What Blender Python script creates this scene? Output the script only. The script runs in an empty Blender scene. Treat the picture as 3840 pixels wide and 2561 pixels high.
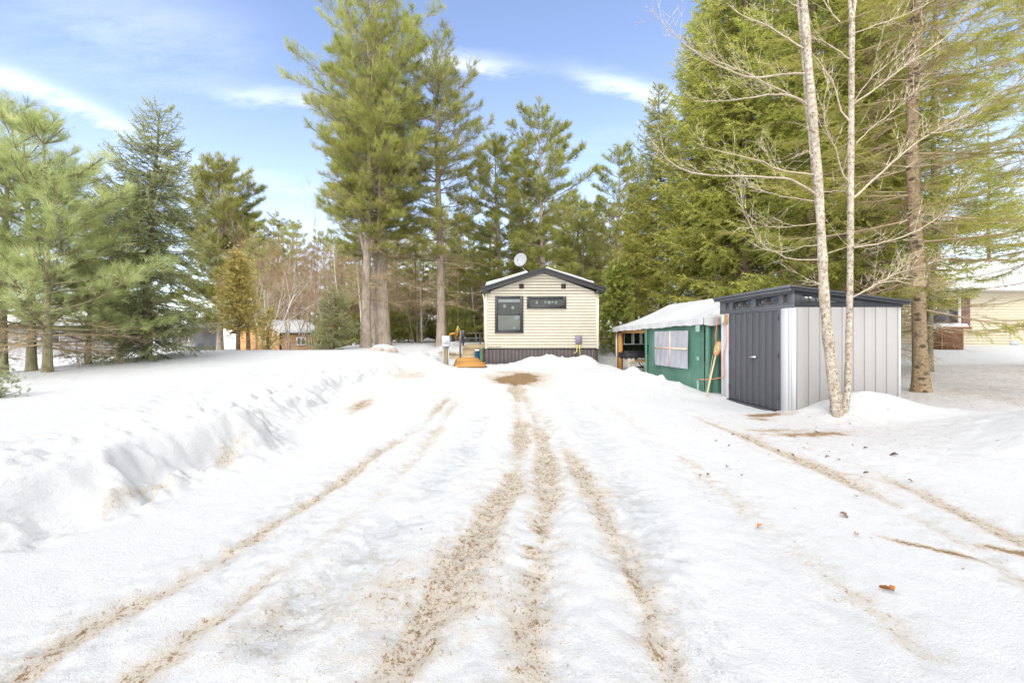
import bpy, math, random
import numpy as np
from mathutils import Vector, Matrix
rad = math.radians
SC = bpy.context.scene
COL = SC.collection
PI = math.pi
ZC = 1.45            # camera height over the driveway
FPX = 1600.0         # focal length in photograph pixels (photo 3840 wide)
VPX, VPY = 1847.0, 1263.0

def W(px, py, Y):
    """world point that stands at depth Y where the photograph shows pixel px,py (survey of the place)"""
    return np.array(((px - VPX) / FPX * Y, Y, ZC - (py - VPY) / FPX * Y))

# ---------------------------------------------------------------- helpers
def tag(o, label=None, cat=None, group=None, kind=None):
    if label: o['label'] = label
    if cat: o['category'] = cat
    if group: o['group'] = group
    if kind: o['kind'] = kind
    return o

def empty(name, loc=(0, 0, 0), rz=0.0, parent=None):
    o = bpy.data.objects.new(name, None)
    COL.objects.link(o)
    o.location = [float(v) for v in loc]
    o.rotation_euler = (0, 0, rz)
    o.empty_display_size = .1
    if parent: o.parent = parent
    return o

def copy_tree(root, label=None, group=None):
    c = root.copy(); COL.objects.link(c)
    for ch in list(root.children):
        d = ch.copy(); COL.objects.link(d); d.parent = c
        for g in list(ch.children):
            e = g.copy(); COL.objects.link(e); e.parent = d
    if label: c['label'] = label
    if group: c['group'] = group
    return c

class MB:
    """collects triangles and quads, then links them as ONE mesh object"""
    def __init__(s):
        s.v = []; s.t = []; s.q = []; s.n = 0; s.a = []; s.tm = []; s.qm = []
    def add(s, v, tris=None, quads=None, attr=0.5, mi=0):
        v = np.asarray(v, dtype=np.float32).reshape(-1, 3)
        if tris is not None and len(tris):
            t = np.asarray(tris, dtype=np.int32).reshape(-1, 3) + s.n
            s.t.append(t); s.tm.append(np.full(len(t), mi, np.int32))
        if quads is not None and len(quads):
            q = np.asarray(quads, dtype=np.int32).reshape(-1, 4) + s.n
            s.q.append(q); s.qm.append(np.full(len(q), mi, np.int32))
        s.v.append(v)
        a = np.asarray(attr, dtype=np.float32)
        s.a.append(np.full(len(v), float(a), np.float32) if a.ndim == 0 else a)
        s.n += len(v)
        return s
    # --- shapes
    def box(s, x0, x1, y0, y1, z0, z1, mi=0):
        v = [(x, y, z) for z in (z0, z1) for y in (y0, y1) for x in (x0, x1)]
        q = [(0, 2, 3, 1), (4, 5, 7, 6), (0, 1, 5, 4), (2, 6, 7, 3), (0, 4, 6, 2), (1, 3, 7, 5)]
        return s.add(v, quads=q, mi=mi)
    def bbox(s, x0, x1, y0, y1, z0, z1, b=.006, mi=0):
        """box with chamfered edges"""
        c = np.array([(x0 + x1) / 2, (y0 + y1) / 2, (z0 + z1) / 2]); h = np.array([(x1 - x0) / 2, (y1 - y0) / 2, (z1 - z0) / 2])
        b = min(b, *(h * .45))
        vs = []; idx = {}
        for sx in (-1, 1):
            for sy in (-1, 1):
                for sz in (-1, 1):
                    for ax in range(3):
                        p = np.array([sx, sy, sz]) * (h - b); p[ax] = (sx, sy, sz)[ax] * h[ax]
                        idx[(sx, sy, sz, ax)] = len(vs); vs.append(c + p)
        q = []; t = []
        for ax in range(3):
            o = [i for i in range(3) if i != ax]
            for sg in (-1, 1):
                f = []
                for (a, bb) in ((-1, -1), (1, -1), (1, 1), (-1, 1)):
                    k = [0, 0, 0]; k[ax] = sg; k[o[0]] = a; k[o[1]] = bb
                    f.append(idx[(*k, ax)])
                flip = (sg < 0) ^ (ax == 1)
                q.append(f[::-1] if flip else f)
        for ax in range(3):      # edge strips
            o = [i for i in range(3) if i != ax]
            for a in (-1, 1):
                for bb in (-1, 1):
                    k0 = [0, 0, 0]; k0[ax] = -1; k0[o[0]] = a; k0[o[1]] = bb
                    k1 = list(k0); k1[ax] = 1
                    f = [idx[(*k0, o[0])], idx[(*k1, o[0])], idx[(*k1, o[1])], idx[(*k0, o[1])]]
                    pa = np.array([vs[i] for i in f]); nn = np.cross(pa[1] - pa[0], pa[2] - pa[0])
                    out = np.zeros(3); out[o[0]] = a; out[o[1]] = bb
                    q.append(f if nn @ out > 0 else f[::-1])
        for sx in (-1, 1):
            for sy in (-1, 1):
                for sz in (-1, 1):
                    f = [idx[(sx, sy, sz, a)] for a in range(3)]
                    t.append(f if sx * sy * sz > 0 else f[::-1])
        return s.add(vs, tris=t, quads=q, mi=mi)
    def tube(s, pts, rr, n=8, attr=.5, cap=True, mi=0):
        P = np.asarray(pts, dtype=np.float64); m = len(P)
        R = np.broadcast_to(np.asarray(rr, dtype=np.float64), (m,))
        T = np.gradient(P, axis=0); T /= np.linalg.norm(T, axis=1)[:, None] + 1e-9
        ref = np.array([0, 0, 1.0]) if abs(T[0][2]) < .9 else np.array([1.0, 0, 0])
        A = np.cross(T, ref); A /= np.linalg.norm(A, axis=1)[:, None] + 1e-9
        B = np.cross(T, A)
        th = np.arange(n) * 2 * PI / n
        V = P[:, None, :] + R[:, None, None] * (np.cos(th)[None, :, None] * A[:, None, :] + np.sin(th)[None, :, None] * B[:, None, :])
        i = np.arange(m - 1)[:, None] * n; j = np.arange(n)[None, :]; j2 = (j + 1) % n
        Q = np.stack([i + j, i + n + j, i + n + j2, i + j2], -1).reshape(-1, 4)
        V = V.reshape(-1, 3); tr = []
        if cap:
            V = np.vstack([V, P[0], P[-1]])
            for k in range(n):
                tr.append((m * n, k, (k + 1) % n)); tr.append((m * n + 1, (m - 1) * n + (k + 1) % n, (m - 1) * n + k))
        return s.add(V, tris=tr, quads=Q, attr=attr, mi=mi)
    def prism(s, poly, axis, a0, a1, mi=0):
        """extrude a polygon (2-D, in the two other axes) from a0 to a1 along an axis"""
        poly = list(poly); n = len(poly)
        def mk(p, a):
            if axis == 0: return (a, p[0], p[1])
            if axis == 1: return (p[0], a, p[1])
            return (p[0], p[1], a)
        v = [mk(p, a0) for p in poly] + [mk(p, a1) for p in poly]
        s.add(v, quads=[(i, (i + 1) % n, n + (i + 1) % n, n + i) for i in range(n)], mi=mi)
        c0 = np.mean(v[:n], axis=0); c1 = np.mean(v[n:], axis=0)
        s.add(v[:n] + [c0], tris=[(i, (i + 1) % n, n) for i in range(n)][::1], mi=mi)
        s.add(v[n:] + [c1], tris=[((i + 1) % n, i, n) for i in range(n)], mi=mi)
        return s
    def build(s, name, mats, parent=None, smooth=False, fixn=False):
        me = bpy.data.meshes.new(name)
        V = np.concatenate(s.v) if s.v else np.zeros((0, 3), np.float32)
        T = np.concatenate(s.t) if s.t else np.zeros((0, 3), np.int32)
        Q = np.concatenate(s.q) if s.q else np.zeros((0, 4), np.int32)
        nt, nq = len(T), len(Q)
        me.vertices.add(len(V)); me.vertices.foreach_set('co', V.ravel())
        me.loops.add(nt * 3 + nq * 4)
        me.loops.foreach_set('vertex_index', np.concatenate([T.ravel(), Q.ravel()]).astype(np.int32))
        me.polygons.add(nt + nq)
        ls = np.concatenate([np.arange(nt) * 3, nt * 3 + np.arange(nq) * 4]).astype(np.int32)
        me.polygons.foreach_set('loop_start', ls)
        mm = (s.tm + s.qm)
        if not isinstance(mats, (list, tuple)): mats = [mats]
        if len(mats) > 1:
            mi = np.concatenate((s.tm or [np.zeros(0, np.int32)]) + (s.qm or [np.zeros(0, np.int32)]))
            me.polygons.foreach_set('material_index', mi.astype(np.int32))
        for m in mats: me.materials.append(m)
        at = me.attributes.new('tint', 'FLOAT', 'POINT')
        at.data.foreach_set('value', np.concatenate(s.a))
        me.update(calc_edges=True)
        me.validate()
        if fixn:
            import bmesh
            bm = bmesh.new(); bm.from_mesh(me); bmesh.ops.remove_doubles(bm, verts=bm.verts, dist=1e-4)
            bmesh.ops.recalc_face_normals(bm, faces=bm.faces); bm.to_mesh(me); bm.free()
        if smooth: me.polygons.foreach_set('use_smooth', np.ones(len(me.polygons), bool))
        o = bpy.data.objects.new(name, me); COL.objects.link(o)
        if parent: o.parent = parent
        return o

# ---------------------------------------------------------------- noise
_rng = np.random.default_rng(7)
_LAT = _rng.random((256, 256))
def vnoise(x, y):
    xi = np.floor(x).astype(int); yi = np.floor(y).astype(int)
    fx = x - xi; fy = y - yi
    fx = fx * fx * fx * (fx * (fx * 6 - 15) + 10); fy = fy * fy * fy * (fy * (fy * 6 - 15) + 10)
    a = _LAT[xi & 255, yi & 255]; b = _LAT[(xi + 1) & 255, yi & 255]
    c = _LAT[xi & 255, (yi + 1) & 255]; d = _LAT[(xi + 1) & 255, (yi + 1) & 255]
    return (a * (1 - fx) + b * fx) * (1 - fy) + (c * (1 - fx) + d * fx) * fy - .5
def fbm(x, y, o=4, g=.5):
    s = 0; a = 1.0
    for k in range(o):
        s = s + a * vnoise(x * 2 ** k + 17.3 * k, y * 2 ** k + 5.1 * k); a *= g
    return s
def worley(x, y, sc):
    x = x / sc; y = y / sc; xi = np.floor(x).astype(int); yi = np.floor(y).astype(int)
    best = np.full(x.shape, 9.); idv = np.zeros(x.shape)
    for i in (-1, 0, 1):
        for j in (-1, 0, 1):
            a = (xi + i) & 255; b = (yi + j) & 255
            d = np.hypot(xi + i + _LAT[a, b] - x, yi + j + _LAT[b, (a + 77) & 255] - y)
            m = d < best; best = np.where(m, d, best); idv = np.where(m, _LAT[(a + 31) & 255, (b + 113) & 255], idv)
    return best, idv
def chunks(x, y, sc, dens):
    d, i = worley(x + .35 * sc * vnoise(x / sc * 2.3, y / sc * 2.3), y + .35 * sc * vnoise(x / sc * 2.3 + 9, y / sc * 2.3), sc)
    r = .30 + .38 * (i / max(dens, 1e-3))
    return np.where(i < dens, np.sqrt(np.clip(1 - (d / r) ** 2, 0, 1)), 0)
def ss(a, b, x):
    t = np.clip((x - a) / (b - a), 0, 1); return t * t * (3 - 2 * t)

# ---------------------------------------------------------------- materials
def newmat(name):
    m = bpy.data.materials.new(name); m.use_nodes = True
    nt = m.node_tree; b = nt.nodes['Principled BSDF']
    return m, nt, b
def nd(nt, typ, **kw):
    n = nt.nodes.new(typ)
    for k, v in kw.items():
        if k.startswith('i_'):
            n.inputs[k[2:].replace('_', ' ')].default_value = v
        else: setattr(n, k, v)
    return n
def lk(nt, a, b): nt.links.new(a, b)
def rgb(c): return (c[0], c[1], c[2], 1)
def ramp(nt, src, stops):
    r = nt.nodes.new('ShaderNodeValToRGB')
    el = r.color_ramp.elements
    while len(el) < len(stops): el.new(.5)
    for e, (p, c) in zip(el, stops): e.position = p; e.color = rgb(c)
    lk(nt, src, r.inputs['Fac']); return r.outputs['Color']
def mixc(nt, f, a, b, mode='MIX'):
    n = nt.nodes.new('ShaderNodeMix'); n.data_type = 'RGBA'; n.blend_type = mode
    for s, v in ((n.inputs[0], f), (n.inputs[6], a), (n.inputs[7], b)):
        if hasattr(v, 'links'): lk(nt, v, s)
        elif isinstance(v, (int, float)): s.default_value = v
        else: s.default_value = rgb(v)
    return n.outputs[2]
def mth(nt, op, a, b=None, c=None, clamp=False):
    n = nt.nodes.new('ShaderNodeMath'); n.operation = op; n.use_clamp = clamp
    for s, v in zip(n.inputs, (a, b, c)):
        if v is None: continue
        if hasattr(v, 'links'): lk(nt, v, s)
        else: s.default_value = v
    return n.outputs[0]
def maprange(nt, v, a, b, c=0., d=1., smooth=False):
    n = nt.nodes.new('ShaderNodeMapRange')
    if smooth: n.interpolation_type = 'SMOOTHSTEP'
    lk(nt, v, n.inputs[0])
    for i, x in zip((1, 2, 3, 4), (a, b, c, d)): n.inputs[i].default_value = x
    return n.outputs[0]
def coords(nt, scale=(1, 1, 1), which='Object'):
    tc = nt.nodes.new('ShaderNodeTexCoord'); mp = nt.nodes.new('ShaderNodeMapping')
    mp.inputs['Scale'].default_value = scale
    lk(nt, tc.outputs[which], mp.inputs['Vector']); return mp.outputs[0]
def noise(nt, vec, scale, detail=4, rough=.55):
    n = nt.nodes.new('ShaderNodeTexNoise'); n.inputs['Scale'].default_value = scale
    n.inputs['Detail'].default_value = detail; n.inputs['Roughness'].default_value = rough
    lk(nt, vec, n.inputs['Vector']); return n.outputs['Fac']
def bump(nt, h, b, strength=.3, dist=.01):
    n = nt.nodes.new('ShaderNodeBump'); n.inputs['Strength'].default_value = strength
    n.inputs['Distance'].default_value = dist
    lk(nt, h, n.inputs['Height']); lk(nt, n.outputs[0], b.inputs['Normal']); return n
def plain(name, c, rough=.6, var=.12, scale=6., spec=.3, metal=0., bmp=0., stretch=(1, 1, 1), c2=None):
    m, nt, b = newmat(name)
    v = coords(nt, stretch); n = noise(nt, v, scale, 5)
    lo = tuple(x * (1 - var) for x in c); hi = c2 if c2 else tuple(min(1, x * (1 + var)) for x in c)
    lk(nt, ramp(nt, n, [(.3, lo), (.7, hi)]), b.inputs['Base Color'])
    b.inputs['Roughness'].default_value = rough; b.inputs['Specular IOR Level'].default_value = spec
    b.inputs['Metallic'].default_value = metal
    if bmp: bump(nt, n, b, bmp, .01)
    return m

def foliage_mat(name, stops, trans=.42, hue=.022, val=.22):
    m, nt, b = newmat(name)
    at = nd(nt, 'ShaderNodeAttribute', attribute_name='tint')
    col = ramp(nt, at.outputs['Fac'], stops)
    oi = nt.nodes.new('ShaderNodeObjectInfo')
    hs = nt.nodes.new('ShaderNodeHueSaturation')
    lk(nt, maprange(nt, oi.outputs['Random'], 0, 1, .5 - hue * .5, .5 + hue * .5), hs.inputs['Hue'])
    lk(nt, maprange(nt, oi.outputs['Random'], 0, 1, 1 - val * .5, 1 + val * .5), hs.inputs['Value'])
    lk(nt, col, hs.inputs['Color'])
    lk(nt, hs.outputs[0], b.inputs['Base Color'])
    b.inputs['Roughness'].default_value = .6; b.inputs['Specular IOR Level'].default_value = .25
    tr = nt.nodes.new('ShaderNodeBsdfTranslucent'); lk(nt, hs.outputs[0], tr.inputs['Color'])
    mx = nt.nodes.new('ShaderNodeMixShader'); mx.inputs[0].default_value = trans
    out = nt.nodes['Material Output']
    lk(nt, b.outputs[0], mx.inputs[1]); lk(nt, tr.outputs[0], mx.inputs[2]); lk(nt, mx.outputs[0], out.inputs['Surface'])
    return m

def bark_mat(name, c_dark, c_light, scale=9., stretch=(1, 1, .18), spots=None, bmp=.8):
    m, nt, b = newmat(name)
    v = coords(nt, stretch); n = noise(nt, v, scale, 6, .65)
    col = ramp(nt, n, [(.32, c_dark), (.62, c_light)])
    v2 = coords(nt, (1, 1, 1)); n2 = noise(nt, v2, 2.2, 4, .6)
    col = mixc(nt, maprange(nt, n2, .4, .7), col, mixc(nt, .5, col, tuple(x * 1.25 for x in c_light)))
    if spots:
        vo = nt.nodes.new('ShaderNodeTexVoronoi'); vo.inputs['Scale'].default_value = spots[0]
        lk(nt, coords(nt, (1, 1, spots[2])), vo.inputs['Vector'])
        bw = nt.nodes.new('ShaderNodeRGBToBW'); lk(nt, vo.outputs['Color'], bw.inputs[0])
        f = mth(nt, 'MULTIPLY', maprange(nt, mth(nt, 'ADD', vo.outputs['Distance'], mth(nt, 'MULTIPLY', n, .25)), .38, .58, 1, 0), maprange(nt, bw.outputs[0], .36, .5, 0, 1))
        col = mixc(nt, mth(nt, 'MULTIPLY', f, .85), col, spots[1])
    lk(nt, col, b.inputs['Base Color']); b.inputs['Roughness'].default_value = .9
    b.inputs['Specular IOR Level'].default_value = .1
    bump(nt, n, b, bmp, .03)
    return m

M = {}
M['pine_needle'] = foliage_mat('pine_needles', [(0, (.20, .22, .055)), (.5, (.37, .385, .10)), (1, (.54, .53, .18))], .45)
M['pine_near'] = foliage_mat('young_pine_needles', [(0, (.17, .20, .06)), (.5, (.42, .46, .17)), (1, (.66, .67, .34))], .4, .02, .1)
M['spruce_needle'] = foliage_mat('spruce_needles', [(0, (.20, .225, .045)), (.5, (.37, .385, .078)), (1, (.58, .57, .145))], .45)
M['blue_spruce'] = foliage_mat('blue_green_spruce_needles', [(0, (.19, .21, .10)), (.5, (.30, .325, .155)), (1, (.45, .465, .25))], .3, .02, .1)
M['cedar_gold'] = foliage_mat('golden_cedar_scales', [(0, (.34, .28, .07)), (.5, (.53, .44, .13)), (1, (.67, .58, .22))], .3, .02, .1)
M['cedar_green'] = foliage_mat('green_cedar_scales', [(0, (.15, .19, .04)), (.5, (.26, .29, .06)), (1, (.42, .42, .09))], .3, .02, .1)
M['forest_needle'] = foliage_mat('forest_pine_needles', [(0, (.27, .275, .085)), (.5, (.40, .40, .135)), (1, (.53, .50, .20))], .35, .05, .3)
M['brown_twig'] = foliage_mat('dead_brown_twigs', [(0, (.32, .235, .135)), (.5, (.45, .35, .22)), (1, (.58, .46, .31))], .1, .02, .2)
M['pale_twig'] = foliage_mat('pale_bare_twigs', [(0, (.38, .31, .22)), (.5, (.52, .44, .33)), (1, (.64, .57, .46))], .05, .02, .15)
M['red_twig'] = foliage_mat('reddish_bare_twigs', [(0, (.30, .19, .115)), (.5, (.47, .32, .21)), (1, (.58, .42, .30))], .1, .02, .15)
M['pine_bark'] = bark_mat('pine_bark', (.17, .135, .105), (.40, .33, .265), 11)
M['forest_bark'] = bark_mat('forest_bark', (.17, .125, .08), (.36, .27, .185), 6)
M['spruce_bark'] = bark_mat('spruce_bark', (.11, .078, .046), (.32, .24, .15), 26, (1, 1, .9), (6.0, (.06, .045, .03), 1.5), .9)
M['dark_bark'] = bark_mat('dark_lichen_bark', (.075, .07, .045), (.22, .20, .13), 10, (1, 1, .3))
M['birch_bark'] = bark_mat('pale_speckled_bark', (.17, .13, .085), (.46, .41, .34), 15, (1, 1, 1.1), (30, (.15, .11, .065), .7), .7)
M['young_bark'] = bark_mat('young_pine_bark', (.12, .105, .06), (.26, .235, .14), 10, (1, 1, .6))
M['paper_bark'] = bark_mat('white_paper_bark', (.38, .32, .25), (.72, .68, .60), 10, (1, 1, 1.5), (9, (.1, .08, .06), 2.5), .3)
# ================================================================ THE GROUND (snow, driveway, banks)
BANK_Y = [0, 2.2, 2.8, 3.15, 3.45, 4.0, 4.5, 5.2, 5.6, 6.3, 7.6, 9.0, 11.2, 13., 14.3, 15.4, 16.5, 20]
BANK_X = [-3.6, -3.4, -3.26, -3.16, -2.98, -3.02, -2.98, -2.72, -2.8, -3.2, -3.4, -3.6, -3.75, -3.2, -2.3, -1.95, -1.9, -1.9]

TRACKS = {  # survey of the wheel tracks in photograph pixels (width 2351): dirt strength, half width, rut depth, ice
    'left':   ([(1035, 905), (960, 985), (870, 1040), (720, 1150), (560, 1250), (430, 1330), (250, 1420), (60, 1560), (-60, 1650)], .68, .070, .03, 0),
    'left2':  ([(1045, 920), (1010, 985), (950, 1060), (850, 1160), (690, 1280), (560, 1370), (380, 1500), (190, 1640)], .42, .085, .025, .25),
    'ice_l':  ([(1110, 960), (1060, 1050), (960, 1150), (850, 1250), (760, 1330), (640, 1450)], .10, .15, .045, .85),
    'mid':    ([(1180, 880), (1190, 940), (1198, 1010), (1175, 1110), (1105, 1220), (1040, 1310), (985, 1400), (930, 1500), (870, 1580)], .90, .090, .035, 0),
    'mid2':   ([(1185, 880), (1225, 950), (1250, 1040), (1255, 1130), (1250, 1210), (1225, 1330), (1215, 1450), (1230, 1567)], .64, .115, .035, .15),
    'mid3':   ([(1230, 930), (1310, 1050), (1390, 1180), (1450, 1310), (1490, 1440), (1540, 1567)], .60, .115, .035, .1),
    'ice_r':  ([(1300, 900), (1370, 1000), (1425, 1100), (1450, 1180), (1475, 1270)], .05, .17, .05, .9),
    'ruts_r': ([(1330, 900), (1480, 1010), (1640, 1150), (1800, 1300), (1960, 1480), (2020, 1560)], .12, .10, .02, .2),
    'ruts_r2': ([(1400, 930), (1560, 1050), (1700, 1160), (1880, 1300), (2120, 1500)], .26, .10, .02, .1),
    'side':   ([(1585, 950), (1700, 1000), (1850, 1062), (1950, 1108), (2060, 1160), (2200, 1240), (2351, 1330)], .62, .075, .025, 0),
    'side2':  ([(1700, 990), (1800, 1012), (1920, 1050), (2060, 1105), (2180, 1165), (2351, 1250)], .45, .085, .02, 0),
}
S2 = 3840 / 2351.
def flatpt(dx, dy):
    py = dy * S2; px = dx * S2
    Y = ZC * FPX / (py - VPY)
    for _ in range(6): Y = (ZC - .42 * float(ss(8.5, 15.5, Y))) * FPX / (py - VPY)
    return ((px - VPX) / FPX * Y, Y)
for k, v in list(TRACKS.items()):
    TRACKS[k] = (np.array([flatpt(*p) for p in v[0]]),) + v[1:]

def polydist(x, y, P):
    best = np.full(x.shape, 1e9)
    for a, b in zip(P[:-1], P[1:]):
        d = b - a; L = d @ d
        t = np.clip(((x - a[0]) * d[0] + (y - a[1]) * d[1]) / L, 0, 1)
        best = np.minimum(best, np.hypot(x - a[0] - t * d[0], y - a[1] - t * d[1]))
    return best
def gauss(x, y, cx, cy, sx, sy):
    return np.exp(-((x - cx) / sx) ** 2 / 2 - ((y - cy) / sy) ** 2 / 2)

def H0(x, y):
    """large form of the ground"""
    x = np.asarray(x, float); y = np.asarray(y, float)
    base = .42 * ss(8.5, 15.5, y) + .68 * ss(16.8, 22, y) + .012 * np.maximum(0, y - 22)
    lane = ss(4.15, 4.9, x) * (1 - ss(17, 20, y))
    base = base * (1 - .72 * lane)
    # left snow field behind the ploughed bank
    wob = .20 * fbm(x * .9 + 3, y * .9, 2) + .07 * fbm(x * 3.1, y * 3.1 + 9, 3)
    d = np.interp(y, BANK_Y, BANK_X) - x + wob
    hf = np.interp(y, [0, 2, 5, 8, 10, 13, 15, 16.5, 18.5, 22, 200], [.48, .46, .5, .5, .6, .78, .92, .94, .88, 1.06, 1.12])
    hf = hf - .50 * ss(16.5, 21, y) * ss(-6.5, -10, x)
    hf = hf - np.clip(.11 * (-x - 11), 0, .6) * ss(5, 9, y)
    hf = hf + .012 * np.maximum(0, y - 22)
    foot = np.interp(y, [0, 5.2, 6.2, 8.5, 11, 14, 16, 18], [.56, .56, .38, .28, .30, .38, .42, .42])
    rise = ss(-.02, .55, d)
    prof = np.minimum(foot, hf) * rise + (hf - np.minimum(foot, hf)) * ss(.3, 3.2, d)
    prof = prof * (1 - ss(17.5, 21, y)) + (hf) * ss(17.5, 21, y) * ss(-.3, 1.5, d)
    h = np.where(d > -.35, np.maximum(base, prof) if False else base * (1 - ss(-.05, 1.2, d)) + np.maximum(prof, base * (1 - ss(-.05, 1.2, d)) * 0 + prof) , base)
    h = np.maximum(h, base * (1 - ss(.0, 1.5, d)))
    # ground to the right, under the spruces
    hr = .3 * ss(6.8, 9.2, x) * ss(5, 9, y) + .22 * ss(9, 13, y) * ss(7.6, 10.5, x) + .40 * ss(13, 17.5, y) * ss(10.5, 15, x)
    h = np.maximum(h, h * .4 + hr)
    # mounds
    h = h + .66 * gauss(x, y, 8.1, 5.0, 1.5, 1.05) + .30 * gauss(x, y, 6.7, 4.6, .8, .6) * .6
    h = h + .40 * gauss(x, y, 6.5, 7.55, .62, .42) + .10 * gauss(x, y, 7.1, 7.2, .7, .5)
    hx = ss(.1, 1.9, x) * (1 - ss(3.45, 4.0, x)) * (.85 + .35 * fbm(x * 1.5, y * .6, 3))
    h = h + .40 * hx * np.exp(-((y - 15.45) / .36) ** 2 / 2)
    gz = polydist(x, y, np.array([(4.42, 12.95), (4.62, 12.1), (4.92, 10.9)]))
    h = h + (.17 * ss(10.4, 12.4, y) * (1 - ss(13.1, 13.6, y)) + .07) * np.exp(-(gz / .36) ** 2 / 2) * (1 + .5 * fbm(x * 3, y * 3, 3))
    h = h + .30 * gauss(x, y, -2.1, 14.5, .38, .3) + .22 * gauss(x, y, -2.75, 15.2, .5, .4) + .15 * gauss(x, y, -3.5, 15.6, .6, .4)
    h = h + .05 * gauss(x, y, 5.0, 10.3, .4, .25) - .03 * gauss(x, y, 5.25, 9.0, .3, .8)
    return h

def H(x, y):
    r = H0(x, y)
    return float(r) if np.ndim(r) == 0 else r

def axis(segs):
    out = [segs[0][0]]
    for a, b, d0, d1 in segs:
        x = a
        while x < b - 1e-6:
            t = (x - a) / (b - a); x = min(b, x + d0 + (d1 - d0) * t); out.append(x)
    return np.array(out)

def build_ground():
    ys = axis([(-3, 1.2, .5, .1), (1.2, 6, .026, .034), (6, 17, .036, .085), (17, 30, .1, .5), (30, 160, .6, 6)])
    xr = axis([(0, 5, .034, .036), (5, 10, .04, .06), (10, 18, .08, .4), (18, 130, .5, 6)])
    xs = np.concatenate([-xr[:0:-1], xr])
    X, Y = np.meshgrid(xs, ys)
    Z = H0(X, Y)
    d = np.interp(Y, BANK_Y, BANK_X) - X
    bankmask = ss(-.3, .05, d) * (1 - ss(.9, 2.2, d)) * (1 - ss(17, 19, Y))
    field = ss(1.0, 3.0, d)
    # chunks of ploughed snow, soft drift
    r1 = fbm(X * 1.7, Y * 1.7, 5, .5); r2 = fbm(X * 5.5, Y * 5.5, 4, .55)
    rid = 1 - 2 * np.abs(fbm(X * 2.6 + 40, Y * 2.6, 4, .5))
    Z = Z + bankmask * (.10 * fbm(X * .8 + 7, Y * .8, 2) + .035 * r1 + .022 * r2 + .016 * fbm(X * 14, Y * 14, 3, .6) + .05 * (rid - .5) * ss(-.1, .3, r1)) + field * (.02 * fbm(X * .8, Y * .8, 3) + .006 * fbm(X * 7, Y * 7, 2))
    foot_ = np.exp(-((d - .10) / .22) ** 2) * (1 - ss(15.5, 17, Y)); lip = np.exp(-((d - .75) / .35) ** 2) * (1 - ss(15.5, 17, Y))
    Z = Z + (.75 * bankmask + .5 * foot_ + .6 * lip) * (.085 * chunks(X, Y, .42, .40) * ss(-.25, .2, r1 + .1) + .040 * chunks(X + 5, Y + 3, .17, .42))
    Z = Z + foot_ * .022 * chunks(X + 2, Y + 8, .085, .35)
    trod = np.exp(-((d - 1.9 - .25 * fbm(X, Y * .6, 2)) / .45) ** 2) * ss(4.6, 6.0, Y) * (1 - ss(13, 15, Y))
    Z = Z + trod * (.05 * r2 - .045)
    heap = .40 * gauss(X, Y, 6.5, 7.55, .8, .5) + gauss(X, Y, 2.2, 15.4, 1.7, .5) + gauss(X, Y, 4.6, 12, .5, 1.0) + gauss(X, Y, -2.5, 14.8, .9, .5) + .6 * gauss(X, Y, 7.6, 5, 1.7, 1.2)
    Z = Z + heap * (.06 * r1 + .025 * r2 + .045 * chunks(X + 9, Y, .28, .35) + .02 * chunks(X, Y + 4, .12, .35))
    # driveway
    drive = (1 - ss(-.25, .1, d)) * (1 - ss(15.2, 16, Y))
    dirt = np.zeros_like(X); ice = np.zeros_like(X); rough = np.zeros_like(X)
    for name, (P, ds, hw, depth, ic) in TRACKS.items():
        D = np.abs(polydist(X, Y, P) + .045 * fbm(X * 5 + hw * 90, Y * 3.5, 3) * (hw > .06))
        w = hw * (1 + .5 * vnoise(X * 2.1 + 11, Y * 2.1)) * (1 + .02 * np.maximum(0, Y - 4))
        core = np.exp(-(D / w) ** 2)
        patch = .42 + 1.1 * np.clip(fbm(X * 1.3 + ds * 31, Y * .55 + hw * 57, 3) + .35, 0, 1)
        fade = ss(0, .9, P[0][1] + .2 - Y) if name != 'mid' else 1.0
        core = core * (1 - ss(P[0][1] - 1.2, P[0][1] + .4, Y))
        ds = ds * (1 + .45 * (1 - ss(1.8, 3.4, Y))) 
        dirt = np.maximum(dirt, ds * core * patch + ds * .60 * np.exp(-(D / (w * 3.6)) ** 2) * patch * (.6 + .9 * np.clip(fbm(X * 3.1, Y * 1.6 + hw * 40, 4) + .3, 0, 1)))
        dirt = np.minimum(dirt, .80)
        ice = np.maximum(ice, ic * np.exp(-(D / (w * 1.1)) ** 2) * np.clip(.5 + 1.4 * fbm(X * 1.5 + 5, Y * 1.5, 3), 0, 1))
        Z = Z - .75 * depth * core + depth * .35 * np.exp(-((D - 2.1 * w) / (w * .7)) ** 2)
        rough = np.maximum(rough, np.exp(-(D / (.36 if hw < .12 else .28)) ** 2) * (1 if depth > .028 else .45))
    # lane of churned snow between the main tracks
    churn = rough * drive
    Z = Z + churn * (.014 * chunks(X + 1, Y + 1, .11, .22) + .009 * chunks(X, Y, .055, .25)) * (.4 + 1.2 * np.clip(r1 + .3, 0, 1))
    Z = Z + churn * (.016 * r2 + .020 * fbm(X * 13, Y * 11, 4, .6) + .02 * fbm(X * 2.6, Y * .7, 3))
    Z = Z + drive * (1 - churn * .6) * (.012 * fbm(X * 1.6, Y * .6, 3) + .007 * fbm(X * 12, Y * 8, 4, .6))
    # tyre tread ribs on the quieter tracks
    for nme in ('ruts_r', 'ruts_r2', 'side', 'side2'):
        P = TRACKS[nme][0]; D = polydist(X, Y, P)
        Z = Z + .0022 * np.exp(-(D / .14) ** 4) * np.sin(Y * 95 + X * 40) * (Y < 7)
    # broad staining of the middle of the drive near the camera
    mid = gauss(X, Y, -.12, 2.05, .62, .9) + .5 * gauss(X, Y, -1.25, 2.1, .2, .25)
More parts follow.
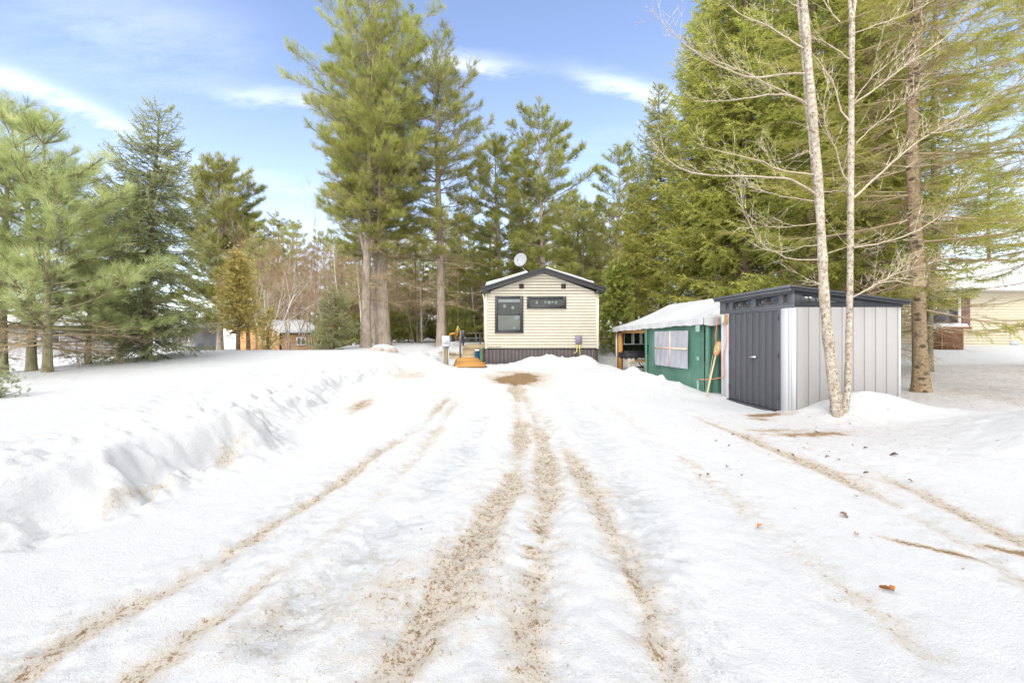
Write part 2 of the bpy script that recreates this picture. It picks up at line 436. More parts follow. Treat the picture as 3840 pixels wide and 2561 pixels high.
    dirt = np.maximum(dirt, mid * (.40 + .75 * fbm(X * 1.4 + 80, Y * 1.0, 4)))
    dirt = np.maximum(dirt, .42 * gauss(X, Y, -.15, 4.0, .55, 2.2) * (.6 + fbm(X * 1.2, Y * .5, 3)))
    # bare places
    def patch(cx, cy, sx, sy, s, f=1.5):
        return s * np.clip(gauss(X, Y, cx, cy, sx, sy) * 1.25 + .85 * fbm(X * f + cx * 7, Y * f, 4) * gauss(X, Y, cx, cy, sx * 1.6, sy * 1.6), 0, 1)
    bare = patch(.80, 12.9, .62, .95, 1.0, .9)
    dirt = np.maximum(dirt, bare * 1.35)
    Z = Z - .05 * np.clip(bare * 1.5, 0, 1)
    dirt = np.maximum(dirt, patch(-2.75, 9.0, .17, .55, .95, 2.6))
    dirt = np.maximum(dirt, patch(-2.5, 13.0, .5, .7, .62, 2.2))
    dirt = np.maximum(dirt, patch(-3.0, 4.75, .06, .28, .55, 4)); dirt = np.maximum(dirt, patch(-3.08, 3.7, .06, .35, .5, 4))
    dirt = np.maximum(dirt, patch(-1.9, 18.6, .55, .5, 1.1, 2.0))
    dirt = np.maximum(dirt, patch(5.05, 7.85, .34, .15, 1.2, 5))
    dirt = np.maximum(dirt, patch(4.7, 7.5, .14, .10, 1.0, 6))
    dirt = np.maximum(dirt, patch(4.7, 6.25, .45, .13, 1.1, 6)); dirt = np.maximum(dirt, patch(4.4, 6.6, .3, .10, .9, 6))
    for (dx, dy, l, w_, a) in ((2145, 1262, .30, .045, -.75), (2332, 1268, .22, .05, -.6), (1890, 1078, .50, .055, -.95)):
        cx, cy = flatpt(dx, dy); u = (X - cx) * math.cos(a) + (Y - cy) * math.sin(a); v = -(X - cx) * math.sin(a) + (Y - cy) * math.cos(a)
        dirt = np.maximum(dirt, (1.25 if dy > 1200 else .78) * np.exp(-(u / l) ** 4 - (v / (w_ * (1 + .6 * vnoise(X * 9, Y * 9)))) ** 2))
    for (dx, dy, sx, sy, s_) in ((1240, 1212, .05, .13, 1.0), (1216, 1268, .05, .09, 1.0), (1455, 1335, .03, .16, .95), (1503, 1485, .03, .10, 1.0), (1200, 1005, .06, .3, .9), (1250, 1010, .07, .25, .9), (1170, 1095, .06, .12, .85), (370, 1520, .10, .05, .85), (1590, 1063, .05, .2, .6), (1110, 1215, .05, .12, .9), (990, 1390, .04, .08, .95)):
        cx, cy = flatpt(dx, dy); dirt = np.maximum(dirt, patch(cx, cy, sx, sy, s_, 7))
    # needle litter under the spruces
    duff = np.clip(ss(7.2, 8.6, X + .8 * fbm(X, Y, 3)) * ss(6.6, 7.9, Y) * (1 - ss(13.2, 14.4, Y + .06 * (X - 10))) * (.82 + .5 * fbm(X * .7, Y * .7, 3)), 0, 1)
    duff = np.maximum(duff, .42 * gauss(X, Y, 5.0, 6.6, 1.0, .9) + .12 * gauss(X, Y, 4.2, 4.2, 2.2, 1.8))
    duff = np.maximum(duff, .55 * ss(21, 26, Y) * ss(-9, -6, X))
    duff = np.maximum(duff, .8 * ss(5.6, 7.0, X) * ss(14, 17, Y) * (1 - ss(24, 27, Y)) * (1 - ss(10.5, 12.5, X)))
    Z = Z + duff * .02 * fbm(X * 4, Y * 4, 4)
    Z = np.where((X > 3.5) & (X < 8) & (Y > 10.9) & (Y < 16), np.minimum(Z, Z), Z)
    ny, nx = X.shape
    V = np.stack([X, Y, Z], -1).reshape(-1, 3)
    i = np.arange(ny - 1)[:, None] * nx + np.arange(nx - 1)[None, :]
    Q = np.stack([i, i + 1, i + nx + 1, i + nx], -1).reshape(-1, 4)
    mb = MB(); mb.add(V, quads=Q, attr=dirt.reshape(-1).astype(np.float32))
    o = mb.build('ground', M['snow'], smooth=True)
    for nme, arr in (('ice', ice), ('duff', duff), ('churn', np.clip(churn + .35 * bankmask + .3 * heap, 0, 1))):
        at = o.data.attributes.new(nme, 'FLOAT', 'POINT'); at.data.foreach_set('value', arr.reshape(-1).astype(np.float32))
    tag(o, 'white snow covered yard and driveway with sandy brown tyre tracks', None, None, 'structure')
    return o

def snow_material():
    m, nt, b = newmat('trodden_snow'); M['snow'] = m
    v = coords(nt)
    A = lambda n: nd(nt, 'ShaderNodeAttribute', attribute_name=n).outputs['Fac']
    dirt, ice, duff = A('tint'), A('ice'), A('duff')
    n_s = noise(nt, v, 1.2, 5, .6); n_m = noise(nt, v, 9, 6, .7); n_f = noise(nt, v, 46, 5, .75); n_g = noise(nt, v, 160, 3, .7)
    base = ramp(nt, n_s, [(.3, (.545, .55, .556)), (.7, (.59, .593, .60))])
    # ice: grey, glossy
    fi = mth(nt, 'MULTIPLY', ice, maprange(nt, n_m, .35, .6), clamp=True)
    base = mixc(nt, fi, base, (.43, .46, .472))
    # dirt: a pale wash of sand in the snow, then grains that thicken to bare gravel
    ex = lambda n, k: mth(nt, 'MULTIPLY', mth(nt, 'SUBTRACT', n, .5), k)
    k1 = mth(nt, 'ADD', mth(nt, 'MULTIPLY', dirt, 1.1), mth(nt, 'ADD', ex(n_m, 1.5), ex(n_f, .8)))
    wash = maprange(nt, k1, .14, .95, 0, .85, True)
    base = mixc(nt, wash, base, ramp(nt, n_f, [(.38, (.44, .365, .27)), (.62, (.51, .45, .365))]))
    vs_ = coords(nt, (1, .75, 1))
    g1 = noise(nt, vs_, 34, 4, .8); g2 = noise(nt, vs_, 95, 3, .8)
    gr = mth(nt, 'ADD', ex(g1, 2.6), mth(nt, 'ADD', ex(g2, 2.0), ex(n_m, .9)))
    k2 = mth(nt, 'ADD', mth(nt, 'MULTIPLY', dirt, .68), gr)
    core = maprange(nt, k2, .62, .82, 0, .92, True)
    lit_ = ramp(nt, g2, [(.36, (.06, .032, .011)), (.5, (.17, .098, .034)), (.66, (.30, .195, .088))])
    base = mixc(nt, core, base, lit_)
    bare_ = maprange(nt, mth(nt, 'ADD', dirt, ex(n_m, .7)), .92, 1.06, 0, .92, True)
    base = mixc(nt, bare_, base, ramp(nt, g1, [(.3, (.13, .075, .03)), (.52, (.22, .14, .065)), (.72, (.34, .25, .15))]))
    # litter: needles and bark crumbs
    vs = coords(nt, (1, 1, .2)); vo = nt.nodes.new('ShaderNodeTexVoronoi'); vo.inputs['Scale'].default_value = 26; vo.inputs['Randomness'].default_value = 1
    lk(nt, vs, vo.inputs['Vector'])
    bw = nt.nodes.new('ShaderNodeRGBToBW'); lk(nt, vo.outputs['Color'], bw.inputs[0])
    lim = mth(nt, 'MULTIPLY', mth(nt, 'ADD', duff, .035), .62)
    on = mth(nt, 'LESS_THAN', mth(nt, 'SUBTRACT', 1.0, bw.outputs[0]), lim)
    n_t = noise(nt, coords(nt, (1, 2.5, 1)), 30, 4, .8)
    spot = mth(nt, 'MULTIPLY', on, maprange(nt, mth(nt, 'ADD', vo.outputs['Distance'], mth(nt, 'MULTIPLY', n_t, .25)), .38, .30, 0, .9))
    vo3 = nt.nodes.new('ShaderNodeTexVoronoi'); vo3.inputs['Scale'].default_value = 8.5
    lk(nt, coords(nt, (1, 1.5, .2)), vo3.inputs['Vector'])
    bw3 = nt.nodes.new('ShaderNodeRGBToBW'); lk(nt, vo3.outputs['Color'], bw3.inputs[0])
    on3 = mth(nt, 'LESS_THAN', mth(nt, 'SUBTRACT', 1.0, bw3.outputs[0]), mth(nt, 'MULTIPLY', mth(nt, 'ADD', duff, .02), .85))
    spot3 = mth(nt, 'MULTIPLY', on3, maprange(nt, mth(nt, 'ADD', vo3.outputs['Distance'], mth(nt, 'MULTIPLY', n_t, .5)), .42, .36, 0, .85))
    tone = mth(nt, 'MULTIPLY', duff, maprange(nt, mth(nt, 'ADD', n_m, mth(nt, 'MULTIPLY', n_t, .8)), .72, 1.02, .22, 1.0), clamp=True)
    base = mixc(nt, mth(nt, 'MULTIPLY', tone, .85), base, ramp(nt, n_f, [(.3, (.22, .16, .12)), (.7, (.45, .38, .33))]))
    base = mixc(nt, spot, base, (.13, .085, .05))
    base = mixc(nt, spot3, base, (.15, .095, .06))
    lk(nt, base, b.inputs['Base Color'])
    lk(nt, maprange(nt, fi, 0, 1, .75, .25), b.inputs['Roughness']); b.inputs['Specular IOR Level'].default_value = .25
    h = mth(nt, 'ADD', mth(nt, 'ADD', mth(nt, 'MULTIPLY', n_m, .30), mth(nt, 'MULTIPLY', mth(nt, 'ABSOLUTE', mth(nt, 'SUBTRACT', noise(nt, v, 8, 6, .7), .5)), -.6)), mth(nt, 'ADD', mth(nt, 'MULTIPLY', n_f, .75), mth(nt, 'MULTIPLY', n_g, .55)))
    ch = A('churn')
    vo2 = nt.nodes.new('ShaderNodeTexVoronoi'); vo2.feature = 'SMOOTH_F1'; vo2.inputs['Scale'].default_value = 15; vo2.inputs['Smoothness'].default_value = .25
    wv = nt.nodes.new('ShaderNodeVectorMath'); wv.operation = 'ADD'
    cbx = nt.nodes.new('ShaderNodeCombineXYZ'); lk(nt, ex(n_m, .35), cbx.inputs[0]); lk(nt, ex(n_f, .3), cbx.inputs[1])
    lk(nt, coords(nt, (1, .8, 1)), wv.inputs[0]); lk(nt, cbx.outputs[0], wv.inputs[1]); lk(nt, wv.outputs[0], vo2.inputs['Vector'])
    lump = mth(nt, 'MULTIPLY', mth(nt, 'MULTIPLY', vo2.outputs['Distance'], -.7), mth(nt, 'MULTIPLY', ch, maprange(nt, n_s, .42, .58)))
    h = mth(nt, 'ADD', h, lump)
    bump(nt, h, b, .8, .03)
snow_material()
ground = build_ground()

# ================================================================ CAMERA, SKY, SUN
cam = bpy.data.cameras.new('camera'); cam.sensor_width = 36; cam.lens = 36 * FPX / 3840
cam.shift_x = (1920 - VPX) / 3840; cam.shift_y = -(1280.5 - VPY) / 3840
cam.clip_start = .05; cam.clip_end = 3000
co = bpy.data.objects.new('camera', cam); COL.objects.link(co)
co.location = (0, 0, ZC); co.rotation_euler = (rad(90), 0, 0)
SC.camera = co

SUN_EL, SUN_AZ = rad(43), rad(202)      # azimuth clockwise from +Y: behind the camera, a little to the left
sd = bpy.data.lights.new('sun', 'SUN'); sd.energy = 1.55; sd.angle = rad(30); sd.color = (1, .955, .89)
so = bpy.data.objects.new('sun', sd); COL.objects.link(so)
dirv = Vector((math.sin(SUN_AZ) * math.cos(SUN_EL), math.cos(SUN_AZ) * math.cos(SUN_EL), math.sin(SUN_EL)))
so.rotation_euler = dirv.to_track_quat('Z', 'Y').to_euler(); so.location = dirv * 60 

def make_world():
    w = bpy.data.worlds.new('World'); SC.world = w; w.use_nodes = True
    nt = w.node_tree; bg = nt.nodes['Background']
    sky = nt.nodes.new('ShaderNodeTexSky'); sky.sky_type = 'NISHITA'; sky.sun_disc = False
    sky.sun_elevation = SUN_EL; sky.sun_rotation = SUN_AZ; sky.altitude = 200
    sky.air_density = 1.0; sky.dust_density = .6; sky.ozone_density = 2.0
    tc = nt.nodes.new('ShaderNodeTexCoord'); sp = nt.nodes.new('ShaderNodeSeparateXYZ'); lk(nt, tc.outputs['Generated'], sp.inputs[0])
    x, y, z = sp.outputs
    # cloud layer as a plane high above: direction / height
    zz = mth(nt, 'ADD', mth(nt, 'MAXIMUM', z, 0.0), .22)
    cx = mth(nt, 'DIVIDE', x, zz); cy = mth(nt, 'DIVIDE', y, zz)
    cb = nt.nodes.new('ShaderNodeCombineXYZ'); lk(nt, cx, cb.inputs[0]); lk(nt, cy, cb.inputs[1])
    mp = nt.nodes.new('ShaderNodeMapping'); mp.inputs['Rotation'].default_value = (0, 0, rad(-24)); mp.inputs['Scale'].default_value = (.55, 1.5, 1); mp.inputs['Location'].default_value = (3.1, .7, 0)
    lk(nt, cb.outputs[0], mp.inputs[0])
    n1 = noise(nt, mp.outputs[0], 1.1, 7, .58)
    veil = maprange(nt, n1, .50, .95, 0, .32, True)
    # single wisps of cirrus, each a soft stroke fixed in the sky dome (azimuth tangent, height tangent)
    ya = mth(nt, 'MAXIMUM', y, .02); u = mth(nt, 'DIVIDE', x, ya); vv = mth(nt, 'DIVIDE', z, ya)
    nw = noise(nt, mp.outputs[0], 4.5, 7, .66)
    vv2 = mth(nt, 'ADD', vv, mth(nt, 'MULTIPLY', mth(nt, 'SUBTRACT', nw, .5), .16))
    total = veil
    for (u0, v0, u1, v1, wd, s) in ((-1.25, .66, -.80, .46, .024, .42), (-1.2, .62, -.7, .56, .12, .09), (.22, .61, .46, .53, .032, .5), (-.2, .65, .05, .63, .022, .45), (-.62, .575, -.38, .545, .028, .3), (-1.1, .78, -.6, .7, .10, .14), (-.9, .40, -.3, .34, .04, .2)):
        dx, dy = u1 - u0, v1 - v0; L = math.hypot(dx, dy); ex, ey = dx / L, dy / L
        a = mth(nt, 'SUBTRACT', u, (u0 + u1) / 2); b2 = mth(nt, 'SUBTRACT', vv2, (v0 + v1) / 2)
        al = mth(nt, 'ADD', mth(nt, 'MULTIPLY', a, ex), mth(nt, 'MULTIPLY', b2, ey))
        pe = mth(nt, 'SUBTRACT', mth(nt, 'MULTIPLY', b2, ex), mth(nt, 'MULTIPLY', a, ey))
        q = mth(nt, 'ADD', mth(nt, 'POWER', mth(nt, 'ABSOLUTE', mth(nt, 'DIVIDE', al, L * .55)), 2.2), mth(nt, 'POWER', mth(nt, 'ABSOLUTE', mth(nt, 'DIVIDE', pe, wd)), 2.0))
        g = mth(nt, 'EXPONENT', mth(nt, 'MULTIPLY', q, -1.0))
        g = mth(nt, 'MULTIPLY', g, maprange(nt, nw, .36, .64, s * .15, s * 1.15))
        g = mth(nt, 'MULTIPLY', g, maprange(nt, y, .05, .2))
        total = mth(nt, 'ADD', total, g)
    # out-of-view cloud deck, added overhead and behind to whiten the fill light
    back = mth(nt, 'MULTIPLY', maprange(nt, y, .35, -.15, 0, .95, True), maprange(nt, n1, .25, .5, .6, 1))
    over = maprange(nt, z, .62, .90, 0, .85, True)
    total = mth(nt, 'MAXIMUM', total, mth(nt, 'MAXIMUM', back, over))
    hz = mth(nt, 'POWER', mth(nt, 'SUBTRACT', 1.0, mth(nt, 'MAXIMUM', z, 0.0)), 5.0)
    total = mth(nt, 'MAXIMUM', total, mth(nt, 'MULTIPLY', hz, .45))
    total = mth(nt, 'MINIMUM', total, .95)
    hs = nt.nodes.new('ShaderNodeHueSaturation'); hs.inputs['Saturation'].default_value = .93; hs.inputs['Value'].default_value = 1.3
    hs.inputs['Hue'].default_value = .507
    lk(nt, sky.outputs[0], hs.inputs['Color'])
    col = mixc(nt, total, hs.outputs[0], (9.2, 9.25, 9.35))
    lk(nt, col, bg.inputs['Color']); bg.inputs['Strength'].default_value = .132
make_world()
SC.view_settings.view_transform = 'Standard'; SC.view_settings.look = 'None'; SC.view_settings.gamma = 1
SC.view_settings.exposure = .98; SC.view_settings.use_curve_mapping = False
SC.cycles.max_bounces = 4; SC.cycles.diffuse_bounces = 3; SC.cycles.glossy_bounces = 2; SC.cycles.transmission_bounces = 3; SC.cycles.transparent_max_bounces = 6
SC.cycles.use_denoising = True; SC.cycles.denoiser = 'OPENIMAGEDENOISE'; SC.cycles.denoising_input_passes = 'RGB_ALBEDO_NORMAL'; SC.cycles.denoising_prefilter = 'ACCURATE'; SC.cycles.use_adaptive_sampling = True; SC.cycles.adaptive_threshold = .02; SC.cycles.adaptive_min_samples = 40
# ================================================================ TREES
def unit(v): return v / (np.linalg.norm(v, axis=-1, keepdims=True) + 1e-9)
def frames(D, rng):
    R = unit(rng.normal(size=D.shape)); B = unit(np.cross(D, R)); C = np.cross(D, B); return B, C

def tmpl_spruce(rng, n=9, ln=.36, w=.12):
    """one shoot along +x, length 1: a thin stem and needles set round it"""
    V = []
    t = (np.arange(n) + .5) / n; th = np.arange(n) * 2.4 + rng.random() * 6
    for k in range(n):
        r = np.array([0, math.cos(th[k]), math.sin(th[k])]); b = np.array([t[k] * .92, 0, 0])
        d = np.array([.75, 0, 0]) + r * .75; l = ln * (1 - .35 * t[k]) * rng.uniform(.8, 1.2)
        s = np.cross(d, rng.normal(size=3)); s = s / np.linalg.norm(s) * w * .5
        V += [b - s, b + s, b + d * l]
    V += [np.array([0, -.03, 0]), np.array([0, .03, 0]), np.array([1.08, 0, 0])]
    return np.array(V)
def tmpl_tuft(rng, n=14, spread=1.15, w=.055):
    """brush of long soft needles bursting forward from a twig end"""
    V = []
    for k in range(n):
        a = rng.uniform(.1, spread); ph = rng.uniform(0, 2 * PI); b0 = np.array([rng.uniform(-.25, .3), 0, 0])
        d = np.array([math.cos(a), math.sin(a) * math.cos(ph), math.sin(a) * math.sin(ph)])
        s = np.cross(d, rng.normal(size=3)); s = s / np.linalg.norm(s) * w * .5
        l = rng.uniform(.75, 1.1)
        V += [b0 - s * .6, b0 + s * .6, b0 + d * l * .6 + s, b0 + d * l]
    return np.array(V)
def tmpl_scale(rng, n=7):
    """flat fern-like spray of cedar scales"""
    V = []
    for k in range(n):
        t = k / n; sg = 1 if k % 2 else -1
        b = np.array([t * .8, 0, 0]); d = np.array([.5, sg * .5, rng.uniform(-.15, .15)]) * (1 - .4 * t)
        s = np.array([.09, -.02 * sg, rng.uniform(-.04, .04)])
        V += [b - s, b + s, b + d * rng.uniform(.8, 1.2)]
    V += [np.array([0, -.05, 0]), np.array([0, .05, 0]), np.array([1, 0, 0])]
    return np.array(V)

def stamp(mb, T, quad, P, D, L, tint, rng, mi=0):
    """place template T (verts) at P, along D, scaled L"""
    if len(P) == 0: return
    B, C = frames(D, rng)
    V = P[:, None, :] + L[:, None, None] * (T[None, :, 0:1] * D[:, None, :] + T[None, :, 1:2] * B[:, None, :] + T[None, :, 2:3] * C[:, None, :])
    k = T.shape[0]; n = len(P)
    at = np.repeat(np.clip(tint, 0, 1), k)
    idx = np.arange(n * k)
    if quad:
        q = idx.reshape(-1, 4)[:, [0, 1, 2, 3]]
        tri = np.concatenate([q[:, [0, 1, 2]], q[:, [0, 2, 3]]])
        mb.add(V.reshape(-1, 3), tris=tri, attr=at, mi=mi)
    else:
        mb.add(V.reshape(-1, 3), tris=idx.reshape(-1, 3), attr=at, mi=mi)

def spikes(mb, A, Bp, w, tint=.5, mi=0):
    """thin twigs from A to B, base width w (two crossed slender triangles each)"""
    A = np.asarray(A); Bp = np.asarray(Bp); n = len(A)
    if n == 0: return
    D = unit(Bp - A); w = np.broadcast_to(np.asarray(w, float), (n,))[:, None] * .5
    S = unit(np.cross(D, np.array([.3, .2, 1.0]))); S2 = np.cross(D, S)
    V = np.stack([A - S * w, A + S * w, Bp, A - S2 * w, A + S2 * w, Bp], 1).reshape(-1, 3)
    t = np.broadcast_to(np.asarray(tint, float), (n,))
    mb.add(V, tris=np.arange(n * 6).reshape(-1, 3), attr=np.repeat(t, 6), mi=mi)

def trunk_path(rng, Ht, lean=.15, n=14, crook=.05):
    z = np.linspace(0, 1, n); a = rng.uniform(0, 2 * PI)
    wx = np.cumsum(rng.normal(0, crook, n)) * z; wy = np.cumsum(rng.normal(0, crook, n)) * z
    return np.stack([lean * math.cos(a) * z * z + wx, lean * math.sin(a) * z * z + wy, z * Ht], -1)
def at_h(P, z):
    return np.array([np.interp(z, P[:, 2], P[:, 0]), np.interp(z, P[:, 2], P[:, 1]), z])
def trunk_r(z, Ht, r0, tip=.012):
    f = np.clip(z / Ht, 0, 1)
    return r0 * ((1 - f) ** .85) * .92 + tip + r0 * .28 * np.exp(-z / (r0 * 2.2))

def gen_spruce(seed, Ht, r0, clear, Rmax, nw, tm, spacing=.15, shoot=(.15, .22), nb=(5, 7), droop=.35, dead=True, dens=1., top_sparse=.12, az_bias=None, needle=(8, .40, .125), livemin=0.0, hangr=(.1, 1.45)):
    rng = np.random.default_rng(seed)
    wood = MB(); fol = MB(); dd = MB()
    P = trunk_path(rng, Ht, .2, 16, .02)
    zz = np.concatenate([[-.25, 0, .12, .3], np.linspace(.6, Ht, 16)])
    pts = np.array([at_h(P, max(0, z)) * [1, 1, 0] + [0, 0, z] for z in zz])
    wood.tube(pts, trunk_r(np.maximum(zz, 0), Ht, r0), 12)
    TT = [tmpl_spruce(rng, *needle) for _ in range(4)]
    acc = [[], [], [], []]
    zs = clear + (Ht - clear) * (np.linspace(0, 1, nw) ** .92) * .985
    for iw, z in enumerate(zs):
        f = (z - clear) / (Ht - clear)
        n_b = rng.integers(nb[0], nb[1] + 1) if f < .93 else 4
        a0 = rng.uniform(0, 2 * PI)
        for k in range(n_b):
            az = a0 + k * 2 * PI / n_b + rng.normal(0, .22)
            if az_bias is not None and math.cos(az - az_bias[0]) < az_bias[1] and rng.random() < az_bias[2]: continue
            Lb = (Rmax * (1 - f) ** .78 * min(1, .62 + 1.6 * f) + .16) * rng.uniform(.68, 1.14)
            s = np.linspace(0, 1, 9)
            up = .42 * f - droop * (1 - f) + rng.normal(0, .07)
            zc = Lb * (up * s + (.18 - .25 * (1 - f)) * s ** 2 + .22 * s ** 3.5)
            bend = rng.normal(0, .12)
            h = np.stack([Lb * s * math.cos(az) - bend * Lb * s ** 2 * math.sin(az), Lb * s * math.sin(az) + bend * Lb * s ** 2 * math.cos(az), zc], -1) + at_h(P, min(Ht, z + rng.uniform(-.28, .28)))
            wood.tube(h, np.linspace(.011 * Lb + .006, .003, 9), 4, cap=False)
            live0 = livemin + (.16 * (1 - f) if Lb > 1.2 else .03)
            nt_ = max(2, int(Lb * (1 - live0) / spacing * dens))
            st = np.repeat(live0 + (1 - live0) * (np.arange(nt_) + rng.random(nt_)) / nt_, 2)
            side = np.tile([1, -1], nt_)
            bp = np.stack([np.interp(st, s, h[:, i]) for i in range(3)], -1)
            bt = unit(np.stack([np.interp(st, s, np.gradient(h[:, i])) for i in range(3)], -1))
            lat = unit(np.cross(bt, [0, 0, 1.0])) * side[:, None]
            lt = np.minimum(.85, Lb * .42 * (1 - st) + .17) * rng.uniform(.55, 1.2, len(st))
            hang = rng.uniform(hangr[0], hangr[1], len(st)) * (1 - .75 * f ** 2) * (droop / .35)
            td = unit(bt * .75 + lat * .75 + np.array([0, 0, -1.0]) * hang[:, None] + rng.normal(0, .15, (len(st), 3)))
            spikes(wood, bp, bp + td * lt[:, None], .009, .5)
            # shoots along each twig
            m = np.maximum(2, (lt / (.085 / dens ** .5)).astype(int))
            ti = np.repeat(np.arange(len(st)), m)
            q = np.concatenate([(np.arange(c) + .6) / c for c in m])
            p = bp[ti] + td[ti] * (lt[ti] * q)[:, None]
            p[:, 2] -= .10 * (lt[ti] * q) ** 2
            sdv = unit(np.cross(td[ti], [0, 0, 1.0])) * np.where(rng.random(len(ti)) < .5, 1, -1)[:, None]
            dv = unit(td[ti] * .8 + sdv * rng.uniform(.1, .85, len(ti))[:, None] + np.array([0, 0, .18]) + rng.normal(0, .16, (len(ti), 3)))
            ls = rng.uniform(shoot[0], shoot[1], len(ti)) * (1.05 - .3 * q)
            tb = rng.normal(0, .15)
            tint = .22 + tb + .28 * q + .28 * st[ti] + rng.normal(0, .12, len(ti))  # new growth at tips, with lit tips and dark gaps put into the tint
            acc[0].append(p); acc[1].append(dv); acc[2].append(ls); acc[3].append(tint)
            # leader of the branch
            acc[0].append(h[-3:]); acc[1].append(unit(np.gradient(h, axis=0)[-3:])); acc[2].append(np.full(3, shoot[1])); acc[3].append(np.full(3, .8))
    # dead lower branches
    if dead:
        for z in np.arange(.8, clear + .6, .16):
            for k in range(3):
                az = rng.uniform(0, 2 * PI); L = rng.uniform(.5, 1.0) * Rmax * .62
                a = at_h(P, z); s = np.linspace(0, 1, 6)
                h = a + np.stack([L * s * math.cos(az), L * s * math.sin(az), -L * (.25 * s + rng.uniform(.0, .25) * s ** 2)], -1)
                dd.tube(h, np.linspace(.012, .003, 6), 3, .4, cap=False)
                n = 22; q = rng.uniform(.2, 1, n); b = np.stack([np.interp(q, s, h[:, i]) for i in range(3)], -1)
                dv = unit(np.array([math.cos(az), math.sin(az), -.3]) * .7 + rng.normal(0, .55, (n, 3)))
                spikes(dd, b, b + dv * rng.uniform(.15, .55, n)[:, None], .010, rng.random(n))
    Pp, Dv, Ls, Ti = [np.concatenate(a) for a in acc]
    which = rng.integers(0, 4, len(Pp))
    for k in range(4):
        w = which == k
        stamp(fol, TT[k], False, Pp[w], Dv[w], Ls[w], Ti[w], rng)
    return wood, fol, dd

